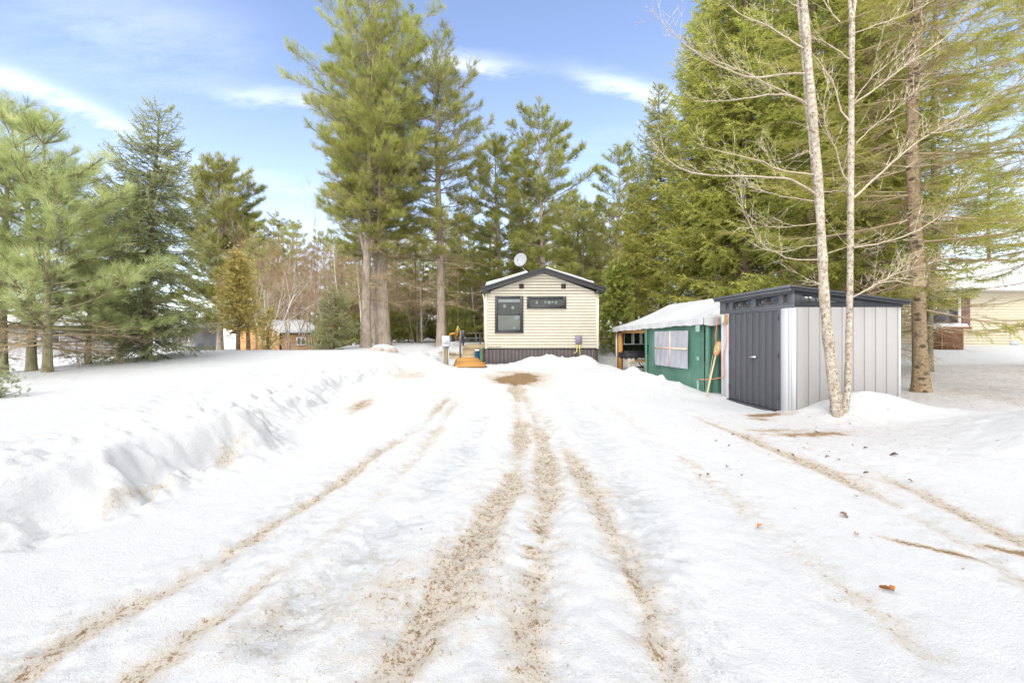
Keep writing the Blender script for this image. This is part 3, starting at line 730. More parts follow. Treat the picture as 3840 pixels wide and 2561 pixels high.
def gen_pine(seed, Ht, r0, clear, Rmax, nw, tuft=(.24, .34), ntuft=60, blades=14, bw=.05, shape='mature', leaders=1, dead=10, nb=(4, 6), up=.22, top=.25):
    rng = np.random.default_rng(seed)
    wood = MB(); fol = MB(); dd = MB()
    TT = [tmpl_tuft(rng, blades, rng.uniform(.9, 1.3), bw) for _ in range(5)]
    acc = [[], [], [], []]
    stems = []
    P0 = trunk_path(rng, Ht, .5, 16, .035 if shape != 'young' else .02)
    zz = np.concatenate([[-.3, 0, .2, .5], np.linspace(1., Ht, 18)])
    pts = np.array([at_h(P0, max(0, z)) * [1, 1, 0] + [0, 0, z] for z in zz])
    wood.tube(pts, trunk_r(np.maximum(zz, 0), Ht, r0), 14)
    stems.append((P0, Ht, 1.0))
    for k in range(leaders - 1):
        az = 2 * PI * k / max(1, leaders - 1) + rng.uniform(0, 2); zf = rng.uniform(.26, .36) * Ht; Hk = Ht * rng.uniform(.78, .95)
        z = np.linspace(zf, Hk, 12); off = np.minimum(1, (z - zf) / 2.2) * rng.uniform(.5, .9)
        Pk = np.array([at_h(P0, a) for a in z]); Pk[:, 0] += off * math.cos(az); Pk[:, 1] += off * math.sin(az)
        wood.tube(Pk, np.linspace(r0 * .40, .02, 12), 10)
        stems.append((Pk, Hk, .8))
    for (P, Hs, sc) in stems:
        zs = np.linspace(clear, Hs * .985, nw)
        for z in zs + rng.uniform(-.25, .25, nw):
            z = min(z, Hs * .99); f = max(0, (z - clear) / (Hs - clear))
            if shape == 'young': R = Rmax * (1 - f) ** .75 + .18
            elif shape == 'dome': R = Rmax * math.sqrt(max(0, 1 - f ** 2.4)) * (.55 + .45 * min(1, f * 5)) + .2
            else: R = Rmax * (min(1, .62 + f * 1.1)) * (1 - f ** 2.2) ** .8 + .3
            n_b = rng.integers(nb[0], nb[1] + 1); a0 = rng.uniform(0, 2 * PI)
            for k in range(n_b):
                az = a0 + k * 2 * PI / n_b + rng.normal(0, .3)
                L = R * sc * rng.uniform(.45, 1.15)
                s = np.linspace(0, 1, 8)
                u = up + .55 * f ** 1.5 + rng.normal(0, .08) - (.25 * (1 - f) if shape == 'mature' else .05)
                zc = L * (u * s + (.16 * s ** 2.5))
                bend = rng.normal(0, .15)
                h = np.stack([L * (s * math.cos(az) - bend * s ** 2 * math.sin(az)), L * (s * math.sin(az) + bend * s ** 2 * math.cos(az)), zc], -1) + at_h(P, z)
                wood.tube(h, np.linspace(.010 * L + .01, .005, 8), 5, cap=False)
                nt = max(5, int(ntuft * (L / Rmax) * rng.uniform(.7, 1.2)))
                q = 1 - (1 - (.30 if L > 1 else .05)) * rng.random(nt) ** (1.5 if shape == 'mature' else 1.1)
                b = np.stack([np.interp(q, s, h[:, i]) for i in range(3)], -1)
                bt = unit(np.stack([np.interp(q, s, np.gradient(h[:, i])) for i in range(3)], -1))
                lat = unit(np.cross(bt, [0, 0, 1.0])) * np.where(rng.random(nt) < .5, 1, -1)[:, None]
                lt = (L * .40 * (1 - q) + .12 + .10 * L * rng.random(nt)) * rng.uniform(.3, 1.1, nt)
                td = unit(bt * .8 + lat * rng.uniform(.2, 1, nt)[:, None] + np.array([0, 0, .32]) * rng.uniform(-.3, 1.2, nt)[:, None])
                e = b + td * lt[:, None]
                spikes(wood, b, e, .012, .5)
                dv = unit(td * .8 + np.array([0, 0, .35]) + rng.normal(0, .25, (nt, 3)))
                acc[0].append(e); acc[1].append(dv); acc[2].append(rng.uniform(tuft[0], tuft[1], nt))
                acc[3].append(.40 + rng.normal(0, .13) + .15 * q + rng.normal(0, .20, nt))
        # leader tufts
        nt = 14; zt = rng.uniform(Hs * .93, Hs, nt)
        acc[0].append(np.array([at_h(P, a) for a in zt])); acc[1].append(unit(np.array([0, 0, 1.]) + rng.normal(0, .4, (nt, 3))))
        acc[2].append(rng.uniform(tuft[0], tuft[1], nt)); acc[3].append(rng.uniform(.3, .8, nt))
    for k in range(dead):
        z = rng.uniform(clear * .45, clear * 1.15); az = rng.uniform(0, 2 * PI); L = rng.uniform(.8, 2.2) * min(1.3, Rmax / 2.2)
        s = np.linspace(0, 1, 6)
        h = at_h(P0, z) + np.stack([L * s * math.cos(az), L * s * math.sin(az), L * (rng.uniform(-.1, .15) * s - .15 * s ** 2)], -1)
        dd.tube(h, np.linspace(.02, .004, 6), 4, .4, cap=False)
        n = 34; q = rng.uniform(.25, 1, n); b = np.stack([np.interp(q, s, h[:, i]) for i in range(3)], -1)
        dv = unit(np.array([math.cos(az), math.sin(az), 0]) * .8 + rng.normal(0, .5, (n, 3)))
        e = b + dv * rng.uniform(.15, .7, n)[:, None]
        spikes(dd, b, e, .012, rng.random(n))
        spikes(dd, e * .6 + b * .4, e + rng.normal(0, .14, (n, 3)), .008, rng.random(n))
    Pp, Dv, Ls, Ti = [np.concatenate(a) for a in acc]
    which = rng.integers(0, 5, len(Pp))
    for k in range(5):
        w = which == k
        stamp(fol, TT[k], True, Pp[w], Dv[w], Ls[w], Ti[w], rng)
    return wood, fol, dd

def gen_bare(seed, Ht, r0, stems=3, spread=.35, depth=4, mbtw=None, tw=.012, kids=(4, 6)):
    """leafless shrub or tree: stems that fork again and again"""
    rng = np.random.default_rng(seed)
    wood = MB(); tws = MB()
    def grow(p, d, L, r, lev):
        n = 6; s = np.linspace(0, 1, n)
        side = unit(rng.normal(size=3)) * L * .12
        pts = p + d * L * s[:, None] + side * (s ** 2)[:, None] + np.array([0, 0, .10 * L]) * (s ** 2)[:, None]
        if r > .008: wood.tube(pts, np.linspace(r, r * .5, n), 6 if r > .02 else 4, cap=False)
        else: spikes(tws, pts[:-1], pts[1:] + (pts[1:] - pts[:-1]) * .1, np.linspace(r * 2, r, n - 1), rng.random())
        if lev == 0: return
        for k in range(rng.integers(kids[0], kids[1] + 1)):
            q = rng.uniform(.3, 1); b = np.array([np.interp(q, s, pts[:, i]) for i in range(3)])
            dn = unit(d * .9 + rng.normal(0, .48, 3) + np.array([0, 0, .22])); 
            grow(b, dn, L * rng.uniform(.38, .62), max(.0035, r * .45 * (1.1 - .5 * q)), lev - 1)
    for k in range(stems):
        az = k * 2 * PI / stems + rng.uniform(-.5, .5); t = rng.uniform(.3, 1) * spread
        d = unit(np.array([math.cos(az) * t, math.sin(az) * t, 1.0]))
        grow(np.array([.08 * math.cos(az), .08 * math.sin(az), -.2]), d, Ht * rng.uniform(.55, .72), r0 * rng.uniform(.7, 1), depth)
    return wood, tws

def gen_cedar(seed, Ht, Rr, n, size=(.12, .22), clear=.35, ragged=.35, stems=2):
    rng = np.random.default_rng(seed)
    wood = MB(); fol = MB()
    for k in range(stems):
        a = rng.uniform(0, 6.28); o = np.array([.12 * math.cos(a), .12 * math.sin(a), 0]) * (k > 0) + np.array([.25 * k, 0, 0])
        P = trunk_path(rng, Ht * (1 - .2 * k), .3, 10, .02) + o
        wood.tube(np.vstack([P[0] - [0, 0, .3], P]), np.concatenate([[.09], np.linspace(.08, .012, 10)]) * Ht / 4.5, 8)
    TT = [tmpl_scale(rng) for _ in range(4)]
    nb = max(30, int(n / 26)); 
    for k in range(nb):
        f = rng.random() ** .85; z = clear * Ht + (1 - clear) * Ht * f * rng.uniform(.85, 1)
        az = rng.uniform(0, 2 * PI); R = Rr * ((1 - f) ** .6 * .95 + .08) * rng.uniform(1 - ragged, 1 + ragged * .5)
        c = np.array([0, 0, z]); d = unit(np.array([math.cos(az), math.sin(az), rng.uniform(.0, .7)]))
        wood.tube(np.array([c - d * .02, c + d * R * .5, c + d * R]), [.014, .008, .004], 3, cap=False)
        m = 26; q = rng.uniform(.3, 1.05, m)
        p = c + d * R * q[:, None] + rng.normal(0, .10 + .09 * R, (m, 3)) 
        dv = unit(d * .5 + np.array([0, 0, .25]) + rng.normal(0, .55, (m, 3)))
        t0 = rng.normal(.5, .16)
        w = rng.integers(0, 4, m); L = rng.uniform(size[0], size[1], m); ti = t0 + rng.normal(0, .12, m)
        for j in range(4):
            g = w == j; stamp(fol, TT[j], False, p[g], dv[g], L[g], ti[g], rng)
    return wood, fol

def tree(name, parts, loc, rz, label, cat, group=None, scale=1.0):
    """parts: list of (part name, builder, material)"""
    r = empty(name, loc, rz); r.scale = (scale,) * 3 if np.ndim(scale) == 0 else scale
    tag(r, label, cat, group)
    for (pn, mb, m) in parts:
        if mb is not None and mb.n: mb.build(pn, m, r, smooth=(pn == 'trunk'))
    return r
def clone(src, loc, rz, label, group=None, scale=1.0):
    r = copy_tree(src, label, group); r.location = [float(v) for v in loc]; r.rotation_euler = (0, 0, rz)
    r.scale = (scale,) * 3 if np.ndim(scale) == 0 else scale
    return r
def gpos(px, Y, dz=-.02):
    x = (px - VPX) / FPX * Y; return (x, Y, H(x, Y) + dz)
def topz(py, Y): return ZC - (py - VPY) / FPX * Y

# ---- tall white pines behind the driveway
def pine_parts(w, f, d, needle='pine_needle', bark='pine_bark'):
    return [('trunk', w, M[bark]), ('crown', f, M[needle]), ('dead_branches', d, M['brown_twig'])]
G_PINE = 'tall white pines behind the lawn'
big = gen_pine(11, 20, .34, 6.4, 3.6, 15, (.24, .36), 74, 12, .045, 'mature', 4, 34, (4, 5), .12)
t_big = tree('white_pine', pine_parts(*big), gpos(1437, 21), .4, 'tallest white pine, thick straight grey trunk, crown running out of the top of the picture', 'pine tree', G_PINE)
pB = gen_pine(12, 15.5, .25, 4.6, 3.2, 15, (.24, .36), 62, 12, .055, 'mature', 2, 22, (4, 6))
t_b = tree('white_pine', pine_parts(*pB), gpos(1655, 22), 1.2, 'white pine with a bare forked trunk standing behind the grey electricity meter post', 'pine tree', G_PINE)
pC = gen_pine(13, 13.5, .20, 3.6, 3.0, 15, (.26, .38), 84, 12, .06, 'mature', 1, 18, (5, 6))
t_c = tree('white_pine', pine_parts(*pC), gpos(2035, 24.5), 2.2, 'slim white pine rising alone above the peak of the cottage roof', 'pine tree', G_PINE, (topz(445, 24.5) - 1.1) / 13.5)
clone(t_big, gpos(1372, 20), 2.6, 'leaning grey trunked pine touching the left side of the tallest pine', G_PINE, .72)
clone(t_b, gpos(1408, 23.5), 3.9, 'white pine half hidden between the leaning pine and the tallest pine', G_PINE, 1.1)
clone(t_c, gpos(1880, 26), .7, 'white pine above the left eave of the cottage, left one of a twin pair', G_PINE, (topz(535, 26) - 1.1) / 13.5)
clone(t_c, gpos(1945, 27), 4.1, 'white pine above the satellite dish, right one of a twin pair', G_PINE, (topz(545, 27) - 1.1) / 13.5)
clone(t_b, gpos(2165, 27), 5.1, 'short bushy pine behind the right slope of the cottage roof', G_PINE, (topz(740, 27) - 1.1) / 15.5)
clone(t_c, gpos(2310, 27), 3.0, 'grey green pine at the far end of the spruce row', G_PINE, (topz(590, 27) - 1.1) / 13.5)
# domed pines at the left
pD = gen_pine(14, 12, .20, 2.0, 2.9, 18, (.26, .36), 105, 12, .065, 'dome', 1, 4, (6, 8))
G_DOME = 'round topped pines behind the big spruce'
t_d = tree('white_pine', pine_parts(*pD), gpos(825, 34.), .3, 'round topped dense pine just to the right of the big spruce', 'pine tree', G_DOME, (topz(590, 34) - .8) / 12)
clone(t_d, gpos(905, 37), 2.0, 'lower round topped pine on the right shoulder of the dense pine', G_DOME, (topz(760, 37) - .8) / 12)
clone(t_d, gpos(450, 20), 4.0, 'round topped pine showing behind the left side of the big spruce', G_DOME, (topz(640, 20) - 1.1) / 12)

# ---- young pines at the far left
yp = gen_pine(21, 6.0, .095, 1.35, 2.5, 12, (.17, .27), 74, 24, .022, 'young', 1, 7, (5, 6), .28)
yp2 = gen_pine(22, 5.7, .09, 1.1, 2.6, 12, (.17, .27), 74, 24, .022, 'young', 1, 7, (5, 6), .24)
G_Y = 'young pines at the left edge'
def yparts(p): return pine_parts(*p, needle='pine_near', bark='young_bark')
t_y = tree('young_pine', yparts(yp), gpos(118, 10.8), .5, 'young pine with a greenish trunk, middle one of the group at the left edge', 'pine tree', G_Y, 1.02)
t_y2 = tree('young_pine', yparts(yp2), gpos(178, 10.2), 2.5, 'young pine with bright feathery branches closest to the big spruce', 'pine tree', G_Y, .98)
clone(t_y, gpos(8, 10.9), 3.6, 'young pine cut by the left edge of the picture', G_Y, (1.08, 1.08, 1.15))
clone(t_y2, gpos(330, 12.2), 5.3, 'smaller pale green pine growing into the left side of the big spruce', G_Y, (.85, .85, .62))
clone(t_y2, gpos(-190, 11.5), 1.3, 'tall young pine mostly outside the left edge of the picture', G_Y, 1.1)

# ---- big blue-green spruce at the left
def spruce_parts(w, f, d, needle='spruce_needle', bark='spruce_bark'):
    return [('trunk', w, M[bark]), ('crown', f, M[needle]), ('dead_branches', d, M['brown_twig'])]
sL = gen_spruce(31, 8.1, .13, .55, 2.35, 27, None, .14, (.15, .24), (5, 8), .33, True, 1.05)
t_sl = tree('spruce_tree', spruce_parts(*sL, needle='blue_spruce', bark='dark_bark'), gpos(550, 13), 1.1, 'dark blue green spruce with a bare pointed leader, left of the golden cedar', 'spruce tree', None, (.97, .97, .95))
# small young spruces
sS = gen_spruce(32, 2.7, .05, .12, 1.05, 15, None, .10, (.10, .17), (6, 7), .12, False, 1.0)
t_ss = tree('young_spruce', [('trunk', sS[0], M['spruce_bark']), ('crown', sS[1], M['blue_spruce'])], gpos(1248, 18.8), .3, 'small christmas tree shaped spruce beside the wooden cabin', 'spruce tree', None, 1.0)

# ---- row of tall spruces on the right
sA = gen_spruce(41, 16, .17, 2.3, 3.0, 38, None, .19, (.20, .32), (6, 8), .36, True, .9)
sB = gen_spruce(42, 16, .18, 1.9, 2.9, 38, None, .19, (.20, .32), (6, 8), .40, True, .9)
sC = gen_spruce(43, 16, .19, 2.7, 2.7, 34, None, .19, (.18, .29), (5, 7), .34, True, .85)
G_S = 'row of tall spruces behind the canopy tent and storage shed'
tA = tree('spruce_tree', spruce_parts(*sA), gpos(2791, 15.0), .2, 'tall spruce whose trunk rises behind the middle of the storage shed roof edge', 'spruce tree', G_S, 1.12)
tB = tree('spruce_tree', spruce_parts(*sB), gpos(2617, 18.3), 1.9, 'tall dense spruce behind the ridge of the white tent roof', 'spruce tree', G_S, .92)
tC = tree('spruce_tree', spruce_parts(*sC), gpos(3051, 12.0), 3.1, 'tall spruce directly behind the pale forked tree', 'spruce tree', G_S, 1.0)
clone(tB, gpos(2725, 17.0), 4.4, 'tall spruce behind the far left corner of the storage shed', G_S, 1.06)
clone(tA, gpos(2480, 20.5), 2.9, 'spruce above the open bay of the tent, second from the far end of its row', G_S, .78)
clone(tB, gpos(2385, 22.5), .6, 'farthest and shortest spruce of the row, beside the cottage eave', G_S, .60)
clone(tC, gpos(3266, 11.2), 5.2, 'spruce with a slim brown trunk seen over the low end of the shed roof', G_S, .95)
clone(tA, gpos(2930, 17.5), 1.0, 'spruce standing in the second rank behind the shed', G_S, 1.1)
clone(tC, gpos(3340, 15.5), 2.7, 'second rank spruce between the slim brown trunk and the thick orange brown trunk', G_S, 1.0)
clone(tB, gpos(3190, 17.0), 2.2, 'second rank spruce between the pale tree and the thick orange trunk', G_S, 1.05)

# ---- thick trunked spruce at the right, thin dead branches and a few green plumes
def gen_old_spruce():
    rng = np.random.default_rng(51)
    Ht, r0 = 15., .215
    wood = MB(); fol = MB(); dd = MB()
    z = np.concatenate([[-.3, 0, .1, .25, .5], np.linspace(1, Ht, 20)])
    x = -.16 * np.clip(z, 0, 4) / 4 + .03 * np.sin(z)
    P = np.stack([x, .02 * np.sin(z * 1.3), z], -1)
    wood.tube(P, .122 * (1 - np.clip(z / 17, 0, 1)) ** .6 + .065 * np.exp(-np.maximum(z, 0) / .35), 20)
    TT = [tmpl_spruce(rng, 10, .30, .07) for _ in range(4)]
    acc = [[], [], [], []]
    for k in range(190):
        zb = rng.uniform(1.3, 13.5); az = rng.uniform(0, 2 * PI)
        if math.cos(az) < -.5 and rng.random() < .35: continue
        if zb < 3.3 and rng.random() < .6: continue
        L = rng.uniform(1.3, 3.6) * (1 - .04 * max(0, zb - 4)); s = np.linspace(0, 1, 10)
        dr = rng.uniform(.05, .4)
        b0 = np.array([np.interp(zb, z, x), 0, zb]); bend = rng.normal(0, .12)
        h = b0 + np.stack([L * (s * math.cos(az) - bend * s ** 2 * math.sin(az)), L * (s * math.sin(az) + bend * s ** 2 * math.cos(az)), L * (-dr * s + .22 * s ** 3 + .12 * (zb > 4) * s)], -1)
        dd.tube(h, np.linspace(.010 + .003 * L, .004, 10), 4, .3, cap=False)
        n = int(26 * L); q = rng.uniform(.12, 1, n); b = np.stack([np.interp(q, s, h[:, i]) for i in range(3)], -1)
        bt = unit(np.gradient(h, axis=0))[np.minimum(9, (q * 9).astype(int))]
        lat = unit(np.cross(bt, [0, 0, 1.0])) * np.where(rng.random(n) < .5, 1, -1)[:, None]
        dv = unit(bt * .7 + lat * .7 + np.array([0, 0, -.25]) * rng.uniform(-.4, 1.6, n)[:, None] + rng.normal(0, .2, (n, 3)))
        lt = rng.uniform(.15, .62, n) * (1.1 - .5 * q); e = b + dv * lt[:, None]
        spikes(dd, b, e, .010, rng.random(n))
        mid = b + dv * (lt * .5)[:, None]
        spikes(dd, mid, mid + unit(dv + rng.normal(0, .6, (n, 3))) * (lt * .5)[:, None], .006, rng.random(n))
        if rng.random() < (.92 if zb > 3.4 else .4):      # living end
            q0 = rng.uniform(.2, .6); sel = q > q0
            pb = np.concatenate([b[sel] + dv[sel] * (lt[sel] * c)[:, None] for c in (.15, .4, .65, .9)])
            pd = np.concatenate([unit(dv[sel] + lat[sel] * g * .6 + rng.normal(0, .2, (sel.sum(), 3))) for g in (-1, 1, -1, 1)])
            acc[0].append(pb); acc[1].append(pd); acc[2].append(rng.uniform(.11, .19, len(pb))); acc[3].append(rng.normal(.62 + rng.normal(0, .12), .12, len(pb)))
    Pp, Dv, Ls, Ti = [np.concatenate(a) for a in acc]
    w4 = rng.integers(0, 4, len(Pp))
    for k in range(4):
        g = w4 == k; stamp(fol, TT[k], False, Pp[g], Dv[g], Ls[g], Ti[g], rng)
    return wood, fol, dd
old = gen_old_spruce()
t_old = tree('spruce_tree', spruce_parts(*old), gpos(3455, 9.0), 0, 'old spruce with a thick orange brown knotted trunk right of the storage shed', 'spruce tree')
clone(t_old, gpos(3482, 11.8), 2.4, 'darker spruce trunk close behind the thick orange brown trunk', None, (.66, .66, .86))
bpy.data.objects[t_old.name]
for ch in bpy.data.objects:
    if ch.parent and ch.parent.get('label', '').startswith('darker spruce') and ch.name.startswith('trunk'):
        ch.data = ch.data.copy(); ch.data.materials[0] = M['dark_bark']
clone(t_old, gpos(3905, 12.5), 1.0, 'spruce outside the right edge whose thin branches hang into the picture', None, .9)
clone(t_old, gpos(3700, 24), 3.3, 'distant twiggy spruce behind the roof of the cream neighbouring house', None, .8)

# ---- dark cedar between cottage and tent
cg = gen_cedar(61, 4.4, 1.0, 3600, (.12, .22), .05, .3, 1)
t_cg = tree('cedar_tree', [('trunk', cg[0], M['forest_bark']), ('crown', cg[1], M['cedar_green'])], gpos(2312, 19.2), 0, 'dense dark green cedar between the cottage wall and the open tent bay', 'cedar tree')
cy_ = gen_cedar(62, 4.6, .95, 5200, (.08, .15), .13, .6, 2)
t_cy = tree('cedar_tree', [('trunk', cy_[0], M['spruce_bark']), ('crown', cy_[1], M['cedar_gold'])], gpos(893, 16.6), .4, 'golden yellow cedar in front of the wooden cabin', 'cedar tree', None, (1, 1, .86))
cy2 = gen_cedar(63, 1.9, .75, 620, (.07, .14), .05, .7, 2)
tree('cedar_shrub', [('trunk', cy2[0], M['spruce_bark']), ('crown', cy2[1], M['cedar_gold'])], gpos(1000, 18), 1.4, 'sparse golden cedar shrub hiding the front wall of the cabin', 'shrub')
jn = gen_cedar(64, .62, .5, 700, (.06, .11), .0, .5, 1)
tree('juniper_shrub', [('trunk', jn[0], M['dark_bark']), ('crown', jn[1], M['blue_spruce'])], gpos(-62, 6.6, -.2), .0, 'tip of a low green juniper poking out of the snow bank', 'shrub')

# ---- bare shrubs and birches
G_B = 'bare deciduous shrubs in front of the forest'
b1 = gen_bare(71, 5.2, .055, 4, .5, 4)
t_b1 = tree('bare_shrub', [('trunk', b1[0], M['paper_bark']), ('twigs', b1[1], M['pale_twig'])], gpos(1005, 23), .3, 'pale many stemmed leafless shrub above the snowy cabin roof', 'bare tree', G_B)
b2 = gen_bare(72, 4.6, .035, 6, .55, 4)
t_b2 = tree('bare_shrub', [('trunk', b2[0], M['pale_bark'] if 'pale_bark' in M else M['birch_bark']), ('twigs', b2[1], M['red_twig'])], gpos(1175, 24), 1.3, 'reddish brown leafless shrub between the cabin and the small spruce', 'bare tree', G_B)
clone(t_b2, gpos(1090, 27), 2.9, 'tall leafless shrub at the edge of the forest behind the cabin', G_B, 1.5)
clone(t_b1, gpos(1250, 28), 4.2, 'leafless pale shrub behind the small spruce', G_B, 1.15)
clone(t_b2, gpos(1560, 25), 5.0, 'brown leafless thicket between the two tall pines', G_B, .8)
for k_, (px_, y_, sc_) in enumerate(((1130, 31, 2.0), (1290, 30, 1.7), (1500, 31, 1.3), (1720, 33, 1.5), (1060, 33, 1.8))):
    clone(t_b2, gpos(px_, y_), k_ * 1.3, 'tall brown leafless thicket mixed among the forest pines', G_B, sc_)
clone(t_b2, gpos(700, 15.0), .4, 'low leafless shrub at the foot of the big spruce', G_B, .28)
clone(t_b2, gpos(300, 11.0), 3.4, 'low twiggy shrub under the young pines', G_B, .26)
G_W = 'thin white birches at the forest edge'
def thin_birch(pxs, Y, label):
    rng = np.random.default_rng(int(pxs[0][0]))
    pts = np.array([W(px, py, Y) for px, py in pxs]); pts[0][2] = H(pts[0][0], Y) - .1
    o = pts[0].copy(); mb = MB(); 
    t = np.linspace(0, 1, len(pts)); tt = np.linspace(0, 1, 12)
    pp = np.stack([np.interp(tt, t, pts[:, i]) for i in range(3)], -1) - o
    mb.tube(pp, np.linspace(.06, .02, 12), 7)
    tw = MB(); n = 60; q = rng.uniform(.35, 1, n); b = np.stack([np.interp(q, tt, pp[:, i]) for i in range(3)], -1)
    e = b + unit(rng.normal(0, .6, (n, 3)) + [0, 0, .8]) * rng.uniform(.3, 1.2, n)[:, None]; spikes(tw, b, e, .014, rng.random(n))
    return tree('birch_tree', [('trunk', mb, M['paper_bark']), ('twigs', tw, M['pale_twig'])], o, 0, label, 'birch tree', G_W)
thin_birch([(1362, 1240), (1350, 1120), (1340, 1020), (1336, 900)], 23, 'crooked thin white birch stem beside the leaning pine')
thin_birch([(1285, 1260), (1272, 1140), (1258, 1040), (1250, 940)], 26, 'leaning white birch stem rising behind the small spruce')
thin_birch([(1582, 1300), (1580, 1180), (1576, 1060), (1574, 960)], 25, 'straight pale birch stem between the two tall pines')
thin_birch([(1788, 1300), (1778, 1200), (1770, 1100), (1764, 1000)], 26, 'pale birch stem behind the porch railing')

# ---- the pale forked tree in front of the shed
M['limb_bark'] = bark_mat('pale_limb_bark', (.25, .20, .14), (.46, .39, .30), 20, (1, 1, 1), None, .3)
def forked_tree():
    rng = np.random.default_rng(81)
    Y = 7.1
    base = W(3150, 1556, Y); base[2] = H(base[0], base[1]) - .06
    wood = MB(); lim = MB(); tw = MB()
    def path(pp, y0, y1):
        k = len(pp); return np.array([W(p[0], p[1], y0 + (y1 - y0) * i / (k - 1)) for i, p in enumerate(pp)]) - base
    def sm(P, n=24):
        t = np.linspace(0, 1, len(P)); q = np.linspace(0, 1, n)
        P = np.stack([np.interp(q, t, P[:, i]) for i in range(3)], -1)
        for _ in range(2): P[1:-1] = (P[:-2] + 2 * P[1:-1] + P[2:]) / 4
        return P
    s1 = sm(path([(3146, 1585), (3140, 1554), (3128, 1459), (3113, 1332), (3097, 1204), (3087, 1051), (3085, 982), (3069, 666), (3047, 421), (3027, 175), (3014, 0), (2990, -250), (2985, -500)], Y, Y), 40)
    w = lambda P, a, b, k=1.: np.linspace(a, b, len(P)) * (1 + .06 * np.sin(np.arange(len(P)) * 1.7 + k) + .04 * rng.normal(size=len(P)))
    wood.tube(s1, w(s1, .084, .046), 14)
    s2 = sm(path([(3156, 1585), (3166, 1545), (3179, 1459), (3183, 1255), (3188, 1051), (3190, 701), (3193, 351), (3195, 91)], Y + .02, Y + .1), 34)
    wood.tube(s2, w(s2, .054, .040, 3), 12)
    s3 = sm(path([(3076, 780), (3062, 640), (3038, 430), (3022, 200), (2990, -100)], Y + .05, Y + .1), 16); s3[:, 0] -= .035
    wood.tube(s3, w(s3, .045, .03), 10)
    for pp in ([(3195, 95), (3186, 0), (3165, -160)], [(3195, 95), (3207, 0), (3225, -200)]):
        f = sm(path(pp, Y + .1, Y + .2), 8); wood.tube(f, np.linspace(.030, .02, 8), 8)
    z2 = lambda L: [(2280 + .7014 * a, .7014 * b) for a, b in L]
    BR = [
        (z2([(1110, 1040), (1000, 965), (880, 945), (700, 945), (520, 940), (400, 910), (320, 860), (260, 790), (190, 690)]), 0, -.9, .022),
        (z2([(1100, 935), (920, 915), (850, 870), (700, 830), (550, 800), (480, 770)]), 0, .8, .015),
        (z2([(1060, 560), (1000, 515), (900, 505), (760, 520), (620, 545), (460, 540)]), 0, -.8, .021),
        (z2([(1045, 260), (950, 200), (850, 130), (700, 80), (640, 20)]), 0, .6, .018),
        (z2([(1050, 395), (900, 400), (800, 430), (650, 380), (540, 330), (450, 270), (380, 210), (320, 160), (240, 60)]), 0, -.6, .02),
        (z2([(1055, 560), (960, 500), (830, 440), (700, 370), (560, 320), (440, 260)]), 0, .5, .017),
        (z2([(1310, 1060), (1400, 980), (1500, 890), (1600, 800), (1720, 715), (1850, 650), (2000, 560), (2110, 480), (2240, 410)]), .05, 1.0, .024),
        (z2([(1720, 715), (1850, 695), (1960, 660), (2050, 600), (2200, 540)]), .5, 1.1, .014),
        (z2([(1305, 565), (1420, 480), (1530, 400), (1620, 330), (1760, 240), (1900, 100), (1990, 0)]), .08, 1.2, .018),
        (z2([(1300, 570), (1400, 420), (1500, 340), (1600, 260), (1690, 170)]), .08, -.5, .011),
        (z2([(1290, 650), (1240, 590), (1210, 450), (1150, 360), (1090, 290)]), .05, .2, .018),
        (z2([(1290, 980), (1245, 920), (1220, 800), (1160, 690), (1150, 560), (1180, 420)]), .05, -.4, .015),
        (z2([(1300, 320), (1200, 250), (1100, 200), (1060, 180)]), .05, .1, .014),
        (z2([(1310, 1325), (1450, 1305), (1600, 1260), (1750, 1180), (1830, 1100), (1900, 990)]), 0, .9, .017),
        (z2([(1130, 1388), (1000, 1392), (880, 1350), (790, 1270), (730, 1150), (710, 1060)]), 0, -.7, .014),
        (z2([(1125, 1310), (1040, 1320), (940, 1350), (850, 1340), (780, 1310)]), 0, .7, .011),
        (z2([(1120, 1195), (1000, 1210), (880, 1220), (780, 1180)]), 0, .5, .010),
        (z2([(1140, 1030), (1210, 1020), (1300, 1030)]), 0, .3, .010),
        (z2([(1125, 830), (1060, 800), (980, 850)]), 0, -.4, .008),
        (z2([(1105, 1075), (980, 1060), (860, 1030), (760, 1000)]), 0, .5, .010),
        (z2([(1170, 1355), (1290, 1320), (1400, 1300)]), 0, -.3, .010),
        ([(3192, 1118), (3225, 1102), (3290, 1062), (3360, 1050), (3450, 1075), (3560, 1068), (3680, 1062), (3790, 1050)], .05, 1.3, .018),
        ([(3290, 1062), (3350, 1030), (3420, 1010), (3510, 980), (3600, 900)], .3, 1.2, .012),
        ([(3110, 1060), (3060, 1065), (3020, 1045)], 0, -.3, .008),
        (z2([(1240, 120), (1180, 50), (1120, -60)]), 0, .3, .012),
        (z2([(1310, 180), (1450, 130), (1600, 80), (1750, 0), (1850, -60)]), .1, .9, .012),
        (z2([(1060, 60), (980, 20), (900, -60)]), 0, -.5, .014),
        (z2([(1325, 770), (1400, 690), (1500, 620), (1600, 520), (1720, 430)]), .05, .9, .010),
    ]
